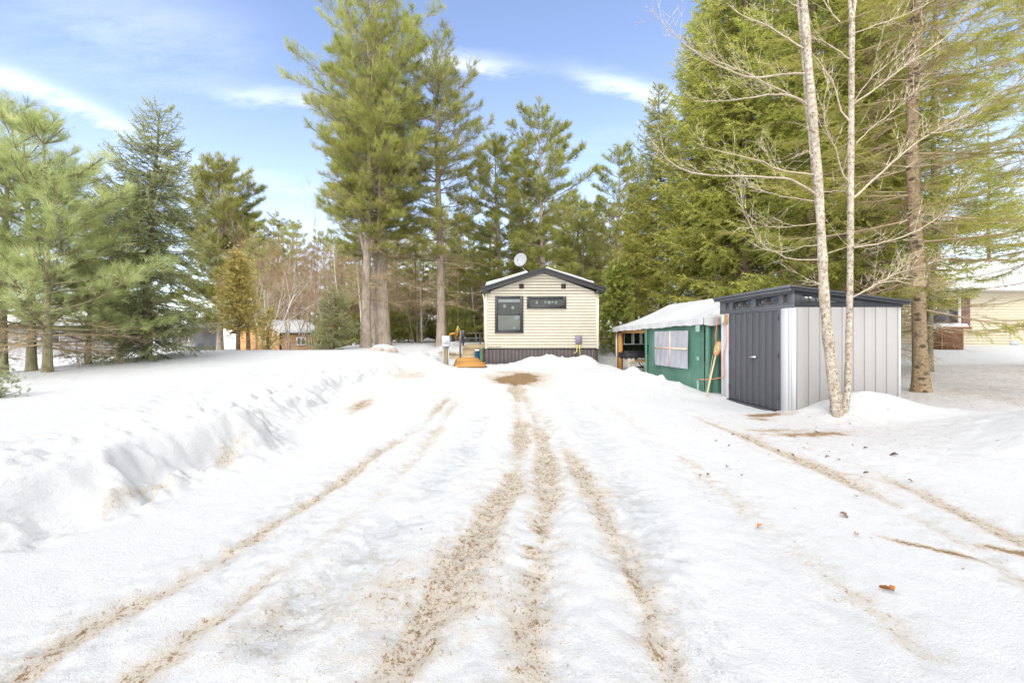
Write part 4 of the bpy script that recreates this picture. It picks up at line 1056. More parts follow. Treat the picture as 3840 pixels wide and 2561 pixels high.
    for pp, y0, y1, r in BR:
        P = sm(path(pp, Y + y0, Y + y1), max(10, len(pp) * 3)); P[1:-1] += rng.normal(0, .006, (len(P) - 2, 3))
        lim.tube(P, np.linspace(r * .85, .004, len(P)), 6, cap=False)
        Ln = np.linalg.norm(np.diff(P, axis=0), axis=1).sum(); n = int(11 * Ln)
        t = np.linspace(0, 1, len(P))
        for k in range(n):
            q = rng.uniform(.15, 1); b = np.array([np.interp(q, t, P[:, i]) for i in range(3)])
            d0 = unit(np.array([np.interp(q, t, np.gradient(P[:, i])) for i in range(3)]))
            d = unit(d0 * .9 + rng.normal(0, .45, 3) + np.array([0, 0, .22])); L = rng.uniform(.15, .75) * (1.2 - .6 * q)
            s = np.linspace(0, 1, 5); c = b + d * L * s[:, None] + np.array([0, 0, .25 * L]) * (s ** 2)[:, None] + rng.normal(0, .012, (5, 3)) * s[:, None]
            spikes(tw, c[:-1], c[1:] + .1 * (c[1:] - c[:-1]), np.linspace(.009, .005, 4), rng.random())
            if L > .25:
                for j in range(3):
                    e = c[2 + j % 2]; dd_ = unit(d + rng.normal(0, .5, 3) + np.array([0, 0, .2])); spikes(tw, [e], [e + dd_ * L * .5], .006, rng.random())
    r = tree('forked_tree', [('trunk', wood, M['birch_bark']), ('limbs', lim, M['limb_bark']), ('twigs', tw, M['pale_twig'])], base, 0, 'leafless tree with two pale lichen covered trunks forking in front of the grey shed', 'bare tree')
    return r
forked_tree()

# ---- the forest behind
G_F = 'forest pines behind the cottage lawn'
fp = [gen_pine(91, 13, .13, 5.4, 1.6, 11, (.28, .42), 26, 9, .08, 'mature', 1, 48, (3, 5)),
      gen_pine(92, 12, .11, 4.4, 1.4, 13, (.26, .38), 26, 9, .08, 'young', 1, 50, (3, 5)),
      gen_pine(93, 14, .15, 6.4, 1.8, 10, (.28, .42), 30, 9, .08, 'mature', 1, 56, (3, 4))]
def fparts(p): return pine_parts(*p, needle='forest_needle', bark='forest_bark')
fsrc = []
rngf = np.random.default_rng(5)
F_LAB = 'slender brown trunked pine crowded among others in the forest behind the lawn'
spots = []
for k in range(3000):
    px = rngf.uniform(960, 2420); Y = rngf.uniform(27, 52)
    if len(spots) >= 110: break
    x = (px - VPX) / FPX * Y
    if all(math.hypot(x - a, Y - b) > 1.25 for a, b, _ in spots): spots.append((x, Y, px))
for i, (x, Y, px) in enumerate(spots):
    lim = np.interp(px, [960, 1050, 1130, 1250, 1500, 1800, 2100, 2420], [800, 745, 770, 860, 860, 800, 790, 760])
    tz = topz(lim + rngf.uniform(-25, 150), Y) - 1.2
    k = i % 3; hh = (13, 12, 14)[k]; sc = tz / hh
    s3 = (max(.7, sc) * rngf.uniform(.85, 1.1),) * 2 + (sc,)
    loc = (x, Y, H(x, Y) - .05)
    if len(fsrc) < 3:
        t = tree('forest_pine', fparts(fp[k]), loc, rngf.uniform(0, 6.28), F_LAB, 'pine tree', G_F, s3); fsrc.append(t)
    else: clone(fsrc[k], loc, rngf.uniform(0, 6.28), F_LAB, G_F, s3)
# evergreen undergrowth
G_U = 'low evergreens under the forest edge'
un = gen_pine(95, 2.6, .04, .15, 1.25, 8, (.22, .32), 40, 14, .05, 'young', 1, 0, (4, 6))
U_LAB = 'low bushy evergreen growing at the foot of the forest trees'
t_u = None
for k in range(30):
    px = rngf.uniform(1215, 1830) if k < 22 else rngf.uniform(1830, 2350); Y = rngf.uniform(25, 33); x = (px - VPX) / FPX * Y; loc = (x, Y, H(x, Y) - .1); sc = rngf.uniform(.5, 1.25)
    if t_u is None: t_u = tree('low_evergreen', [('trunk', un[0], M['forest_bark']), ('crown', un[1], M['pine_needle'])], loc, 0, U_LAB, 'shrub', G_U, sc)
    else: clone(t_u, loc, rngf.uniform(0, 6.28), U_LAB, G_U, sc)
# ================================================================ MATERIALS OF BUILT THINGS
M['siding'] = plain('cream_vinyl_siding', (.61, .56, .455), .5, .05, 3, .3, c2=(.645, .595, .485))
M['corner'] = plain('cream_corner_trim', (.63, .57, .45), .45, .04, 3)
M['black_trim'] = plain('black_painted_trim', (.028, .027, .028), .45, .25, 8, .4)
M['skirt'] = plain('grey_brown_skirting', (.085, .072, .070), .55, .18, 5, .3)
M['shingle'] = plain('dark_shingles', (.06, .06, .065), .9, .3, 30, .2, bmp=.4)
M['roof_snow'] = plain('roof_snow', (.56, .565, .575), .7, .03, 4, .2, bmp=.5)
M['white_pvc'] = plain('white_pvc', (.58, .58, .57), .4, .04, 5)
M['room_gloom'] = plain('painted_room_gloom', (.05, .062, .04), .9, .5, 2.5, .1)  # dimness of the unlit interior put into the colour
M['blind'] = plain('pale_blind', (.62, .66, .68), .7, .05, 4)
M['curtain'] = plain('sheer_grey_curtain', (.36, .38, .36), .8, .15, 3, c2=(.44, .46, .36))
M['sticker'] = plain('white_leaf_sticker', (.55, .57, .55), .7, .1, 10)
M['vent'] = plain('brown_vent', (.045, .032, .025), .6, .3, 9)
M['util'] = plain('mauve_grey_plastic', (.19, .16, .22), .45, .06, 6)
M['yellow_pipe'] = plain('yellow_cable_sleeve', (.62, .52, .16), .5, .08, 8)
M['dish'] = plain('grey_dish', (.29, .30, .315), .4, .05, 4)
M['galv'] = plain('galvanised_grey', (.38, .40, .43), .45, .08, 6, .4)
M['meter'] = plain('white_meter_face', (.62, .62, .62), .25, .03, 4, .5)
M['dark_ink'] = plain('dark_print', (.06, .05, .05), .6, .1, 8)
M['post_wood'] = plain('weathered_post_wood', (.20, .16, .09), .85, .35, 10, .15, stretch=(1, 1, .12), bmp=.4)
M['pine_wood'] = plain('yellow_pine_wood', (.46, .235, .07), .7, .22, 9, .2, stretch=(1, 1, .1), bmp=.25)
M['ramp_wood'] = plain('orange_cedar_boards', (.50, .25, .075), .7, .25, 8, .2, stretch=(.12, 1, 1), bmp=.3)
M['tan_deck'] = plain('tan_composite_boards', (.40, .32, .20), .7, .14, 6, .2, stretch=(.2, 1, 1))
M['rail'] = plain('dark_grey_railing', (.075, .075, .085), .5, .15, 6, .4)
M['rail_light'] = plain('slate_grey_post_cap', (.22, .22, .25), .5, .1, 6, .4)
M['blue_bin'] = plain('blue_plastic_drum', (.02, .085, .20), .4, .1, 4, .4)
M['green_bin'] = plain('green_plastic_bin', (.13, .19, .12), .5, .1, 4, .4)
M['shed_side'] = plain('warm_grey_resin', (.335, .32, .31), .55, .03, 60, .3, bmp=.12)
M['shed_white'] = plain('white_resin', (.56, .565, .58), .5, .03, 40, .3, bmp=.06)
M['shed_grey'] = plain('slate_grey_resin', (.088, .088, .10), .55, .10, 60, .35, bmp=.18, stretch=(1, 1, .3))
M['shed_dark'] = plain('dark_slate_resin', (.052, .055, .063), .5, .10, 50, .35, bmp=.12)
M['shed_band'] = plain('mid_slate_resin', (.13, .134, .15), .5, .07, 40, .35, bmp=.1)
M['groove'] = plain('deep_groove', (.055, .055, .06), .8, .1, 9)
M['chrome'] = plain('brushed_handle', (.62, .62, .64), .3, .05, 10, .5, metal=.9)
M['tarp_white'] = plain('white_tarp', (.52, .525, .54), .5, .05, 2.2, .3, bmp=.25)
M['clear_film'] = plain('milky_window_film', (.33, .335, .38), .25, .12, 2.2, .5, bmp=.35, c2=(.40, .405, .45))
M['tape'] = plain('clear_tape', (.30, .42, .37), .3, .35, 14, .4)
M['black_cover'] = plain('black_vinyl_cover', (.022, .022, .026), .35, .4, 7, .5, bmp=.6)
M['black_metal'] = plain('black_metal', (.02, .02, .02), .5, .2, 8, .4)
M['red'] = plain('red_label', (.55, .10, .06), .5, .1, 9)
M['grey_wood'] = plain('grey_weathered_timber', (.45, .39, .30), .85, .22, 9, .15, stretch=(1, 1, .15), bmp=.3)
M['brown_table'] = plain('brown_table_board', (.27, .17, .07), .7, .25, 9, .2, stretch=(.2, 1, 1))
M['straw'] = plain('broom_straw', (.40, .28, .15), .85, .3, 40, .15, stretch=(1, 1, .25), bmp=.8)
M['handle_wood'] = plain('pale_handle_wood', (.62, .50, .30), .6, .12, 10, .2, stretch=(1, 1, .1))
M['orange_cord'] = plain('orange_cord_jacket', (.72, .20, .09), .5, .08, 10)
M['cabin_wood'] = plain('orange_cedar_siding', (.56, .30, .135), .8, .25, 5, .15, stretch=(.2, .2, 1.5), bmp=.2)
M['cabin_side'] = plain('brown_cedar_siding', (.42, .25, .14), .8, .3, 4, .15, stretch=(.2, .2, 1.5), bmp=.2)
M['n_siding'] = plain('pale_cream_siding', (.62, .555, .41), .55, .05, 2, .25)
M['shutter'] = plain('brown_shutter', (.18, .10, .085), .6, .1, 5)
M['lattice'] = plain('brown_lattice', (.20, .10, .055), .7, .2, 9, .2)
M['pink_tarp'] = plain('faded_pink_tarp', (.42, .35, .305), .8, .12, 5, .15, bmp=.4)
M['yellow_rope'] = plain('yellow_rope', (.50, .38, .10), .7, .1, 20)
M['orange_cloth'] = plain('orange_striped_cloth', (.52, .24, .04), .8, .15, 8)
M['n_grey'] = plain('grey_house_wall', (.42, .42, .44), .7, .06, 2)

def tarp_green():
    m, nt, b = newmat('green_tarp'); v = coords(nt)
    n = noise(nt, v, 2.2, 5, .6); w = noise(nt, coords(nt, (4, 4, .35)), 5, 4, .6)
    col = ramp(nt, n, [(.3, (.078, .20, .145)), (.7, (.125, .27, .205))])
    lk(nt, col, b.inputs['Base Color']); b.inputs['Roughness'].default_value = .38; b.inputs['Specular IOR Level'].default_value = .45
    bump(nt, mth(nt, 'ADD', n, w), b, .5, .04)
    tr = nt.nodes.new('ShaderNodeBsdfTranslucent'); lk(nt, col, tr.inputs['Color'])
    mx = nt.nodes.new('ShaderNodeMixShader'); mx.inputs[0].default_value = .18
    lk(nt, b.outputs[0], mx.inputs[1]); lk(nt, tr.outputs[0], mx.inputs[2]); lk(nt, mx.outputs[0], nt.nodes['Material Output'].inputs['Surface'])
    return m
M['tarp_green'] = tarp_green()
def glass_mat():
    m, nt, b = newmat('window_glass')
    tr = nt.nodes.new('ShaderNodeBsdfTransparent'); tr.inputs['Color'].default_value = (.86, .88, .86, 1)
    gl = nt.nodes.new('ShaderNodeBsdfGlossy'); gl.inputs['Roughness'].default_value = .02
    lw = nt.nodes.new('ShaderNodeFresnel'); lw.inputs['IOR'].default_value = 1.75
    mx = nt.nodes.new('ShaderNodeMixShader'); lk(nt, lw.outputs[0], mx.inputs[0])
    lk(nt, tr.outputs[0], mx.inputs[1]); lk(nt, gl.outputs[0], mx.inputs[2]); lk(nt, mx.outputs[0], nt.nodes['Material Output'].inputs['Surface'])
    return m
M['glass'] = glass_mat()
def dark_glass_mat():
    m, nt, b = newmat('dark_tinted_pane'); b.inputs['Base Color'].default_value = (.03, .034, .04, 1)
    b.inputs['Roughness'].default_value = .04; b.inputs['Specular IOR Level'].default_value = .9; return m
M['dark_glass'] = dark_glass_mat()

def snow_sheet(mb, o, u, v, nrm, th, seed=0, nu=26, nv=20, edge=.1, rag=.04):
    """pillow of snow lying on a rectangle o + s*u + t*v"""
    o, u, v, nrm = map(lambda a: np.asarray(a, float), (o, u, v, nrm))
    s = np.linspace(0, 1, nu); t = np.linspace(0, 1, nv); S, T = np.meshgrid(s, t)
    Lu, Lv = np.linalg.norm(u), np.linalg.norm(v)
    e = np.minimum(np.minimum(S, 1 - S) * Lu, np.minimum(T, 1 - T) * Lv)
    prof = np.sqrt(np.clip(1 - (1 - np.clip(e / edge, 0, 1)) ** 2, 0, 1))
    hgt = th * prof * (1 + .5 * fbm(S * Lu * 1.1 + seed, T * Lv * 1.1 + seed, 3)) + .004
    k = rag * fbm(S * Lu * 2 + seed * 3, T * Lv * 2, 3)
    Pt = o + (S + k * (S > .5) / Lu)[..., None] * u + (T + k / Lv)[..., None] * v + hgt[..., None] * nrm
    i = np.arange(nv - 1)[:, None] * nu + np.arange(nu - 1)[None, :]
    Q = np.stack([i, i + 1, i + nu + 1, i + nu], -1).reshape(-1, 4)
    if np.dot(np.cross(u, v), nrm) < 0: Q = Q[:, ::-1]
    mb.add(Pt.reshape(-1, 3), quads=Q)
    return mb

def lap_wall(mb, p0, dirx, L, z0, z1, pitch, out, lim=None, proj=.0045):
    """lap siding on a wall from p0 along dirx; lim(z) gives (s0, s1)"""
    p0 = np.asarray(p0, float); dx = np.asarray(dirx, float); out = np.asarray(out, float)
    z = z0
    while z < z1 - 1e-4:
        zt = min(z + pitch, z1)
        a0, a1 = lim(z) if lim else (0, L); b0, b1 = lim(zt) if lim else (0, L)
        f = lambda s, zz, pr: p0 + dx * s + out * pr + np.array([0, 0, zz])
        V = [f(a0, z, proj), f(a1, z, proj), f(b1, zt, .002), f(b0, zt, .002), f(a0, z, .001), f(a1, z, .001)]
        mb.add(V, quads=[(0, 1, 2, 3), (4, 5, 1, 0)])
        z = zt
    return mb

def part(name, mat, parent, f, smooth=False, fixn=False):
    mb = MB(); f(mb); return mb.build(name, mat, parent, smooth, fixn)

# ================================================================ THE COTTAGE
HX0, HX1, HY0, HY1 = -.267, 3.965, 16.0, 24.5
def cottage():
    r = empty('cottage', (0, 0, 0)); tag(r, 'small cream sided cottage with black gable trim at the end of the driveway', 'house')
    pk = 1.91; ez, pz = 3.10, 3.84           # wall top at the eaves and at the ridge
    def lim(z):
        if z <= ez: return (0.06, HX1 - HX0 - .06)
        f = min(.999, (z - ez) / (pz - ez)); return (max(.06, (pk - HX0) * f), min(HX1 - HX0 - .06, (HX1 - HX0) - (HX1 - pk) * f))
    def walls(m):
        lap_wall(m, (HX0, HY0, 0), (1, 0, 0), 0, 1.02, 3.83, .112, (0, -1, 0), lim)
        lap_wall(m, (HX0, HY1, 0), (0, -1, 0), HY1 - HY0 - .06, 1.02, 3.1, .112, (-1, 0, 0))
        lap_wall(m, (HX1, HY0 + .06, 0), (0, 1, 0), HY1 - HY0 - .06, 1.02, 3.1, .112, (1, 0, 0))
        m.prism([(HX0, 1.0), (HX1, 1.0), (HX1, ez), (pk, pz), (HX0, ez)], 1, HY0 + .002, HY1)
    part('wall', M['siding'], r, walls)
    part('corner_trim', M['corner'], r, lambda m: (m.bbox(HX0 - .022, HX0 + .07, HY0 - .022, HY0 + .08, 1.0, 3.2), m.bbox(HX1 - .07, HX1 + .022, HY0 - .022, HY0 + .08, 1.0, 3.2)))
    def skirt(m):
        m.box(HX0 + .01, HX1 - .02, HY0 + .03, HY1 - .02, .05, 1.0)
        x = HX0 + .02
        while x < HX1 - .1:
            m.bbox(x, x + .085, HY0 + .008, HY0 + .029, .05, .985, .006); m.bbox(x + .098, x + .128, HY0 + .016, HY0 + .029, .05, .985, .004); x += .142
        y = HY0 + .05
        while y < HY1 - .2:
            m.bbox(HX0 - .014, HX0 + .008, y, y + .085, .05, .985, .006); m.bbox(HX1 - .018, HX1 + .004, y, y + .085, .05, .985, .006); y += .142
    part('skirting', M['skirt'], r, skirt)
    part('starter_strip', M['black_trim'], r, lambda m: m.box(HX0 + .012, HX1 - .022, HY0 - .004, HY0 + .04, .985, 1.018))
    # roof
    def slope(m, s, y0, y1, t0, t1, dz0=0.):
        xe = -.40 if s < 0 else 4.18
        ze = 3.30; zr = 4.03
        m.prism([(xe, ze - t0), (pk, zr - t0), (pk, zr - t1), (xe, ze - t1)], 1, y0, y1)
    rf = part('roof', M['shingle'], r, lambda m: (slope(m, -1, HY0 - .20, HY1 + .2, .0, .05), slope(m, 1, HY0 - .20, HY1 + .2, .0, .05)))
    def fascia(m):
        for s in (-1, 1):
            xe = -.405 if s < 0 else 4.185
            m.prism([(xe, 3.305 - .012), (pk, 4.03 - .012), (pk, 4.03 - .085), (xe, 3.305 - .085)], 1, HY0 - .245, HY0 - .203)
            m.prism([(xe + (.02 if s < 0 else -.02), 3.30 - .087), (pk, 4.03 - .087), (pk, 4.03 - .205), (xe + (.02 if s < 0 else -.02), 3.30 - .205)], 1, HY0 - .225, HY0 - .0)
            x0, x1 = (-.40, -.385) if s < 0 else (4.165, 4.18)
            m.box(x0, x1, HY0 - .2, HY1 + .2, 3.10, 3.24)
            a, b = (-.40, -.06) if s < 0 else (3.80, 4.18)
            m.bbox(a + .012, b - .012, HY0 - .222, HY0 - .012, 3.075, 3.125, .004)
    part('fascia', M['black_trim'], r, fascia)
    def sn(m):
        nl = unit(np.array([-.73, 0, 2.31])); nr = unit(np.array([.73, 0, 2.27]))
        snow_sheet(m, (-.26, HY0 - .12, 3.352), (1.62, 0, .512), (0, 8.2, 0), nl, .11, 3, 26, 50, .10, .03)
        snow_sheet(m, (1.95, HY0 - .12, 4.022), (1.9, 0, -.612), (0, 8.2, 0), nr, .10, 9, 26, 50, .10, .03)
    part('roof_snow', M['roof_snow'], r, sn, True)
    def window(x0, x1, z0, z1, fr, split=None):
        y = HY0 - .06
        f = part('window', M['black_trim'], r, lambda m: (m.bbox(x0, x0 + fr, y, HY0, z0, z1), m.bbox(x1 - fr, x1, y, HY0, z0, z1), m.bbox(x0 + fr, x1 - fr, y, HY0, z1 - fr, z1), m.bbox(x0 + fr, x1 - fr, y, HY0, z0, z0 + fr),
              m.bbox(x0 - .012, x1 + .012, y - .018, y + .02, z0 - .012, z0 + .03) , split and m.bbox(x0 + fr - .005, x1 - fr + .005, y + .012, HY0, split - .025, split + .025)))
        part('gloom_panel', M['room_gloom'], f, lambda m: m.box(x0 + fr - .01, x1 - fr + .01, HY0 - .017, HY0 - .0155, z0 + fr - .01, z1 - fr + .01))  # thin sheet on the wall, painted dark for the unlit interior
        part('pane', M['glass'], f, lambda m: m.add([(x0 + fr - .01, HY0 - .041, z0 + fr - .01), (x1 - fr + .01, HY0 - .041, z0 + fr - .01), (x1 - fr + .01, HY0 - .041, z1 - fr + .01), (x0 + fr - .01, HY0 - .041, z1 - fr + .01)], quads=[(0, 1, 2, 3)]))
        return f
    def leaf(m, cx, cz, s, y, seed):
        g = np.random.default_rng(seed); n = 22; a = np.linspace(0, 2 * PI, n, endpoint=False)
        rr = s * (.55 + .45 * np.abs(np.cos(2.5 * a + g.uniform(0, 3)))) * g.uniform(.8, 1.1, n)
        P = [(cx + rr[i] * math.sin(a[i]) * .85, y, cz + rr[i] * math.cos(a[i])) for i in range(n)] + [(cx, y, cz)]
        m.add(P, tris=[(i, (i + 1) % n, n) for i in range(n)])
    w1 = window(.092, 1.148, 1.602, 2.977, .115, 2.285)
    part('blind', M['blind'], w1, lambda m: m.bbox(.21, 1.03, HY0 - .034, HY0 - .022, 2.735, 2.86, .003))
    part('curtain', M['curtain'], w1, lambda m: m.bbox(.21, 1.03, HY0 - .030, HY0 - .020, 1.72, 2.255, .003))
    part('paper_sheet', M['blind'], w1, lambda m: (m.box(.80, 1.02, HY0 - .036, HY0 - .034, 2.09, 2.24), m.box(.76, .88, HY0 - .036, HY0 - .034, 1.74, 1.83)))
    part('leaf_sticker', M['sticker'], w1, lambda m: leaf(m, .45, 2.60, .085, HY0 - .037, 1))
    part('leaf_sticker', M['sticker'], w1, lambda m: leaf(m, .76, 2.54, .08, HY0 - .037, 2))
    w2 = window(1.287, 2.752, 2.512, 2.958, .105)
    for k, (x, s) in enumerate(((1.66, .07), (1.98, .06), (2.12, .085), (2.24, .06), (2.37, .075))):
        part('leaf_sticker', M['sticker'], w2, lambda m: leaf(m, x, 2.735 + .012 * (k % 2), s, HY0 - .037, 5 + k))
    for x in (1.0, 2.575):
        part('gable_vent', M['vent'], r, lambda m: (m.bbox(x, x + .17, HY0 - .03, HY0 - .001, 3.255, 3.43), [m.box(x + .015, x + .155, HY0 - .036, HY0 - .028, 3.275 + .026 * j, 3.286 + .026 * j) for j in range(6)]))
    part('utility_box', M['util'], r, lambda m: (m.bbox(3.10, 3.33, HY0 - .11, HY0 - .012, 1.185, 1.49, .02), m.bbox(3.12, 3.31, HY0 - .12, HY0 - .112, 1.21, 1.46, .01)))
    part('cable_sleeve', M['yellow_pipe'], r, lambda m: (m.tube([(3.155, HY0 - .06, 1.19), (3.155, HY0 - .07, 1.0), (3.14, HY0 - .09, .9), (3.09, HY0 - .12, .86), (3.03, HY0 - .12, .855)], .016, 8), m.tube([(3.25, HY0 - .06, 1.19), (3.255, HY0 - .07, .95), (3.275, HY0 - .09, .55)], .016, 8)), True)
    part('downpipe', M['corner'], r, lambda m: m.tube([(-.36, HY0 + .02, 3.1), (-.33, HY0 + .02, 2.95), (-.30, HY0 + .02, 2.75), (-.30, HY0 + .02, 1.3)], .03, 8), True)
    tx = bpy.data.curves.new('lettering', 'FONT'); tx.body = 'BARCLAY HOMES'; tx.size = .058; tx.extrude = .001; tx.space_character = 1.05
    t0 = bpy.data.objects.new('lettering', tx); COL.objects.link(t0)
    lm = bpy.data.meshes.new_from_object(t0.evaluated_get(bpy.context.evaluated_depsgraph_get())); bpy.data.objects.remove(t0); bpy.data.curves.remove(tx)
    to = bpy.data.objects.new('lettering', lm); lm.materials.clear(); lm.materials.append(M['dark_ink']); COL.objects.link(to); to.parent = r; to.location = (-.155, HY0 - .018, 1.052); to.rotation_euler = (rad(90), 0, 0)
    # footing block
    part('footing', M['galv'], r, lambda m: (m.bbox(HX0 + .02, HX0 + .40, HY0 + .02, HY0 + .4, -.2, .06), m.bbox(HX1 - .40, HX1 - .02, HY0 + .02, HY0 + .4, -.2, .06)))
    return r
cottage()

def sat_dish():
    c = np.array((1.115, 17.0, ZC + (VPY - 976) / FPX * 17.0))
    r = empty('satellite_dish', c); tag(r, 'pale grey satellite dish on a bent arm on the left slope of the cottage roof', 'satellite dish')
    ax = unit(np.array([-.35, -1, .30])); B = unit(np.cross(ax, [0, 0, 1.])); C = np.cross(B, ax)
    def dish(m):
        nr, nth = 8, 40; V = []; Q = []
        for side, off in ((0, 0.), (1, -.014)):
            for i in range(nr):
                q = (i + .15) / (nr - .85)
                for j in range(nth):
                    t = 2 * PI * j / nth
                    V.append(B * (.255 * q * math.cos(t)) + C * (.285 * q * math.sin(t)) + ax * (.075 * q * q - .03 + off))
        for side in (0, 1):
            o = side * nr * nth
            for i in range(nr - 1):
                for j in range(nth):
                    a = [o + i * nth + j, o + i * nth + (j + 1) % nth, o + (i + 1) * nth + (j + 1) % nth, o + (i + 1) * nth + j]
                    Q.append(a if side == 0 else a[::-1])
        for j in range(nth):
            a = (nr - 1) * nth; Q.append((a + j, a + (j + 1) % nth, nr * nth + a + (j + 1) % nth, nr * nth + a + j))
        m.add(V, quads=Q)
        m.tube([ax * -.029 , ax * -.046], .05, 16)
    part('dish', M['dish'], r, dish, True)
    part('mast', M['dish'], r, lambda m: m.tube([ax * -.05, ax * -.10 + np.array([0, 0, -.06]), np.array([.06, .10, -.22]), np.array([.20, .10, -.42]), np.array([.27, .10, -.62])], .022, 10), True)
    part('feed_arm', M['galv'], r, lambda m: (m.tube([C * -.26 + ax * -.0, C * -.30 + ax * .15, C * -.16 + ax * .36], .011, 8), m.tube([C * -.17 + ax * .34, C * -.12 + ax * .42], .028, 10)), True)
sat_dish()

def meter_post():
    Y = 14.5; x = (1672.5 - VPX) / FPX * Y; g = H(x, Y)
    r = empty('meter_pedestal', (x, Y, g)); tag(r, 'grey electricity meter box on a weathered wooden post left of the porch', 'electric meter')
    part('post', M['post_wood'], r, lambda m: m.bbox(-.055, .055, -.05, .07, -.3, 1.12 - g))
    part('conduit', M['galv'], r, lambda m: (m.tube([(.085, .0, -.2), (.085, 0, 1.12 - g)], .024, 10), m.tube([(-.09, .02, -.2), (-.09, .02, 1.12 - g)], .018, 10)), True)
    part('meter_box', M['galv'], r, lambda m: (m.bbox(-.135, .135, -.09, .07, 1.11 - g, 1.475 - g, .012), m.bbox(-.142, .142, -.095, .075, 1.458 - g, 1.487 - g, .006), m.bbox(-.12, .12, -.098, -.091, 1.125 - g, 1.20 - g, .003)))
    def dial(m): m.tube([(-.005, -.085, 1.31 - g), (-.005, -.15, 1.31 - g)], [.062, .056], 24)
    f = part('meter_dial', M['meter'], r, dial, False)
    part('pointer', M['dark_ink'], f, lambda m: m.box(-.035, .025, -.154, -.1515, 1.312 - g, 1.322 - g))
meter_post()

# ---------------------------------------------------------------- porch
def porch():
    r = empty('porch', (-1.1, 17.2, .5)); tag(r, 'tan porch steps with a dark railing on the left side of the cottage', 'porch')
    o = np.array((-1.1, 17.2, .5))
    bx = lambda m, x0, x1, y0, y1, z0, z1, b=.008: m.bbox(x0 - o[0], x1 - o[0], y0 - o[1], y1 - o[1], z0 - o[2], z1 - o[2], b)
    Z = [.62, .78, .94, 1.10]
    for k in range(3):
        y = 16.45 + .28 * k; x0 = -1.24 if k else -1.33
        part('step', M['tan_deck'], r, lambda m: (bx(m, x0, -.66, y, y + .30, Z[k] - .03 + .0, Z[k]), bx(m, x0 + .02, -.67, y + .02, y + .26, Z[k] - .34, Z[k] - .034)))
    part('deck', M['tan_deck'], r, lambda m: (bx(m, -1.24, -.31, 17.3, 21.5, 1.07, 1.10), bx(m, -1.22, -.32, 17.32, 17.36, .35, 1.066), [bx(m, -1.22, -.32, 17.29, 17.315, .62 + .115 * j, .725 + .115 * j, .004) for j in range(4)]))
    part('railing_post', M['rail'], r, lambda m: (bx(m, -1.235, -1.155, 17.32, 17.40, 1.10, 1.72)))
    part('railing_post', M['rail'], r, lambda m: (bx(m, -1.30, -1.235, 16.70, 16.77, .50, 1.42)))
    part('post_board', M['rail_light'], r, lambda m: bx(m, -1.27, -1.24, 16.80, 17.30, 1.18, 1.68))
    part('railing_post', M['rail'], r, lambda m: bx(m, -.60, -.55, 19.6, 19.66, 1.10, 1.66))
    part('handrail', M['rail'], r, lambda m: (bx(m, -1.15, -.31, 19.6, 19.64, 1.36, 1.41, .004), bx(m, -1.15, -.31, 19.6, 19.64, 1.60, 1.64, .004)))
    rr = empty('wooden_ramp', (-.95, 15.4, .4)); tag(rr, 'snow dusted orange wooden ramp at the foot of the porch steps', 'ramp')
    o2 = np.array((-.95, 15.4, .4))
    zA, zB = .66, max(H(-1.0, 14.55), .33) + .05
    def boards(m):
        n = 11
        for k in range(n):
            f0, f1 = k / n, (k + .93) / n
            y0, y1 = 16.25 - 1.7 * f0, 16.25 - 1.7 * f1; z0, z1 = zA + (zB - zA) * f0, zA + (zB - zA) * f1
            j = .02 * math.sin(k * 5.1); xl, xr = -1.33 + j + .03 * f0, -.56 + .34 * min(1, f0 * 1.1) - .03 * math.sin(k * 3.3)
            V = [(xl, y0, z0), (xr, y0, z0), (xr, y1, z1), (xl, y1, z1)]; V = [np.array(v) - o2 for v in V]
            V += [v - np.array([0, 0, .035]) for v in V]
            m.add(V, quads=[(3, 2, 1, 0), (4, 5, 6, 7), (0, 1, 5, 4), (1, 2, 6, 5), (2, 3, 7, 6), (3, 0, 4, 7)])
    part('boards', M['ramp_wood'], rr, boards, False, True)
    part('edge_beam', M['post_wood'], rr, lambda m: (m.tube(np.array([(-1.36, 16.2, zA - .06), (-1.33, 14.5, zB - .06), (-1.42, 14.0, zB - .10)]) - o2, [.03, .03, .02], 6), m.tube(np.array([(-.50, 16.2, zA - .07), (-.20, 14.7, zB - .05)]) - o2, .03, 6)))
    for nm, mat, x, w, lab, zt in (('blue_drum', 'blue_bin', -.60, .10, 'small blue plastic drum with a snowy lid beside the porch steps', .93), ('green_bin', 'green_bin', -.415, .10, 'dark green plastic bin between the porch steps and the cottage wall', 1.0)):
        g = empty(nm, (x, 16.62, .42)); tag(g, lab, 'bin')
        hh = zt - .42
        part('body', M[mat], g, lambda m: m.tube([(0, 0, -.1), (0, 0, .02), (0, 0, hh * .5), (0, 0, hh * .92), (0, 0, hh * .94)], [w * .8, w * .85, w * .95, w, w * 1.08], 20), True)
        part('lid', M['roof_snow'] if nm == 'blue_drum' else M[mat], g, lambda m: m.tube([(0, 0, hh * .941), (0, 0, hh * .98), (0, 0, hh * 1.03), (0, 0, hh * 1.06)], [w * 1.05, w * 1.05, w * .9, w * .4], 20), True)
porch()

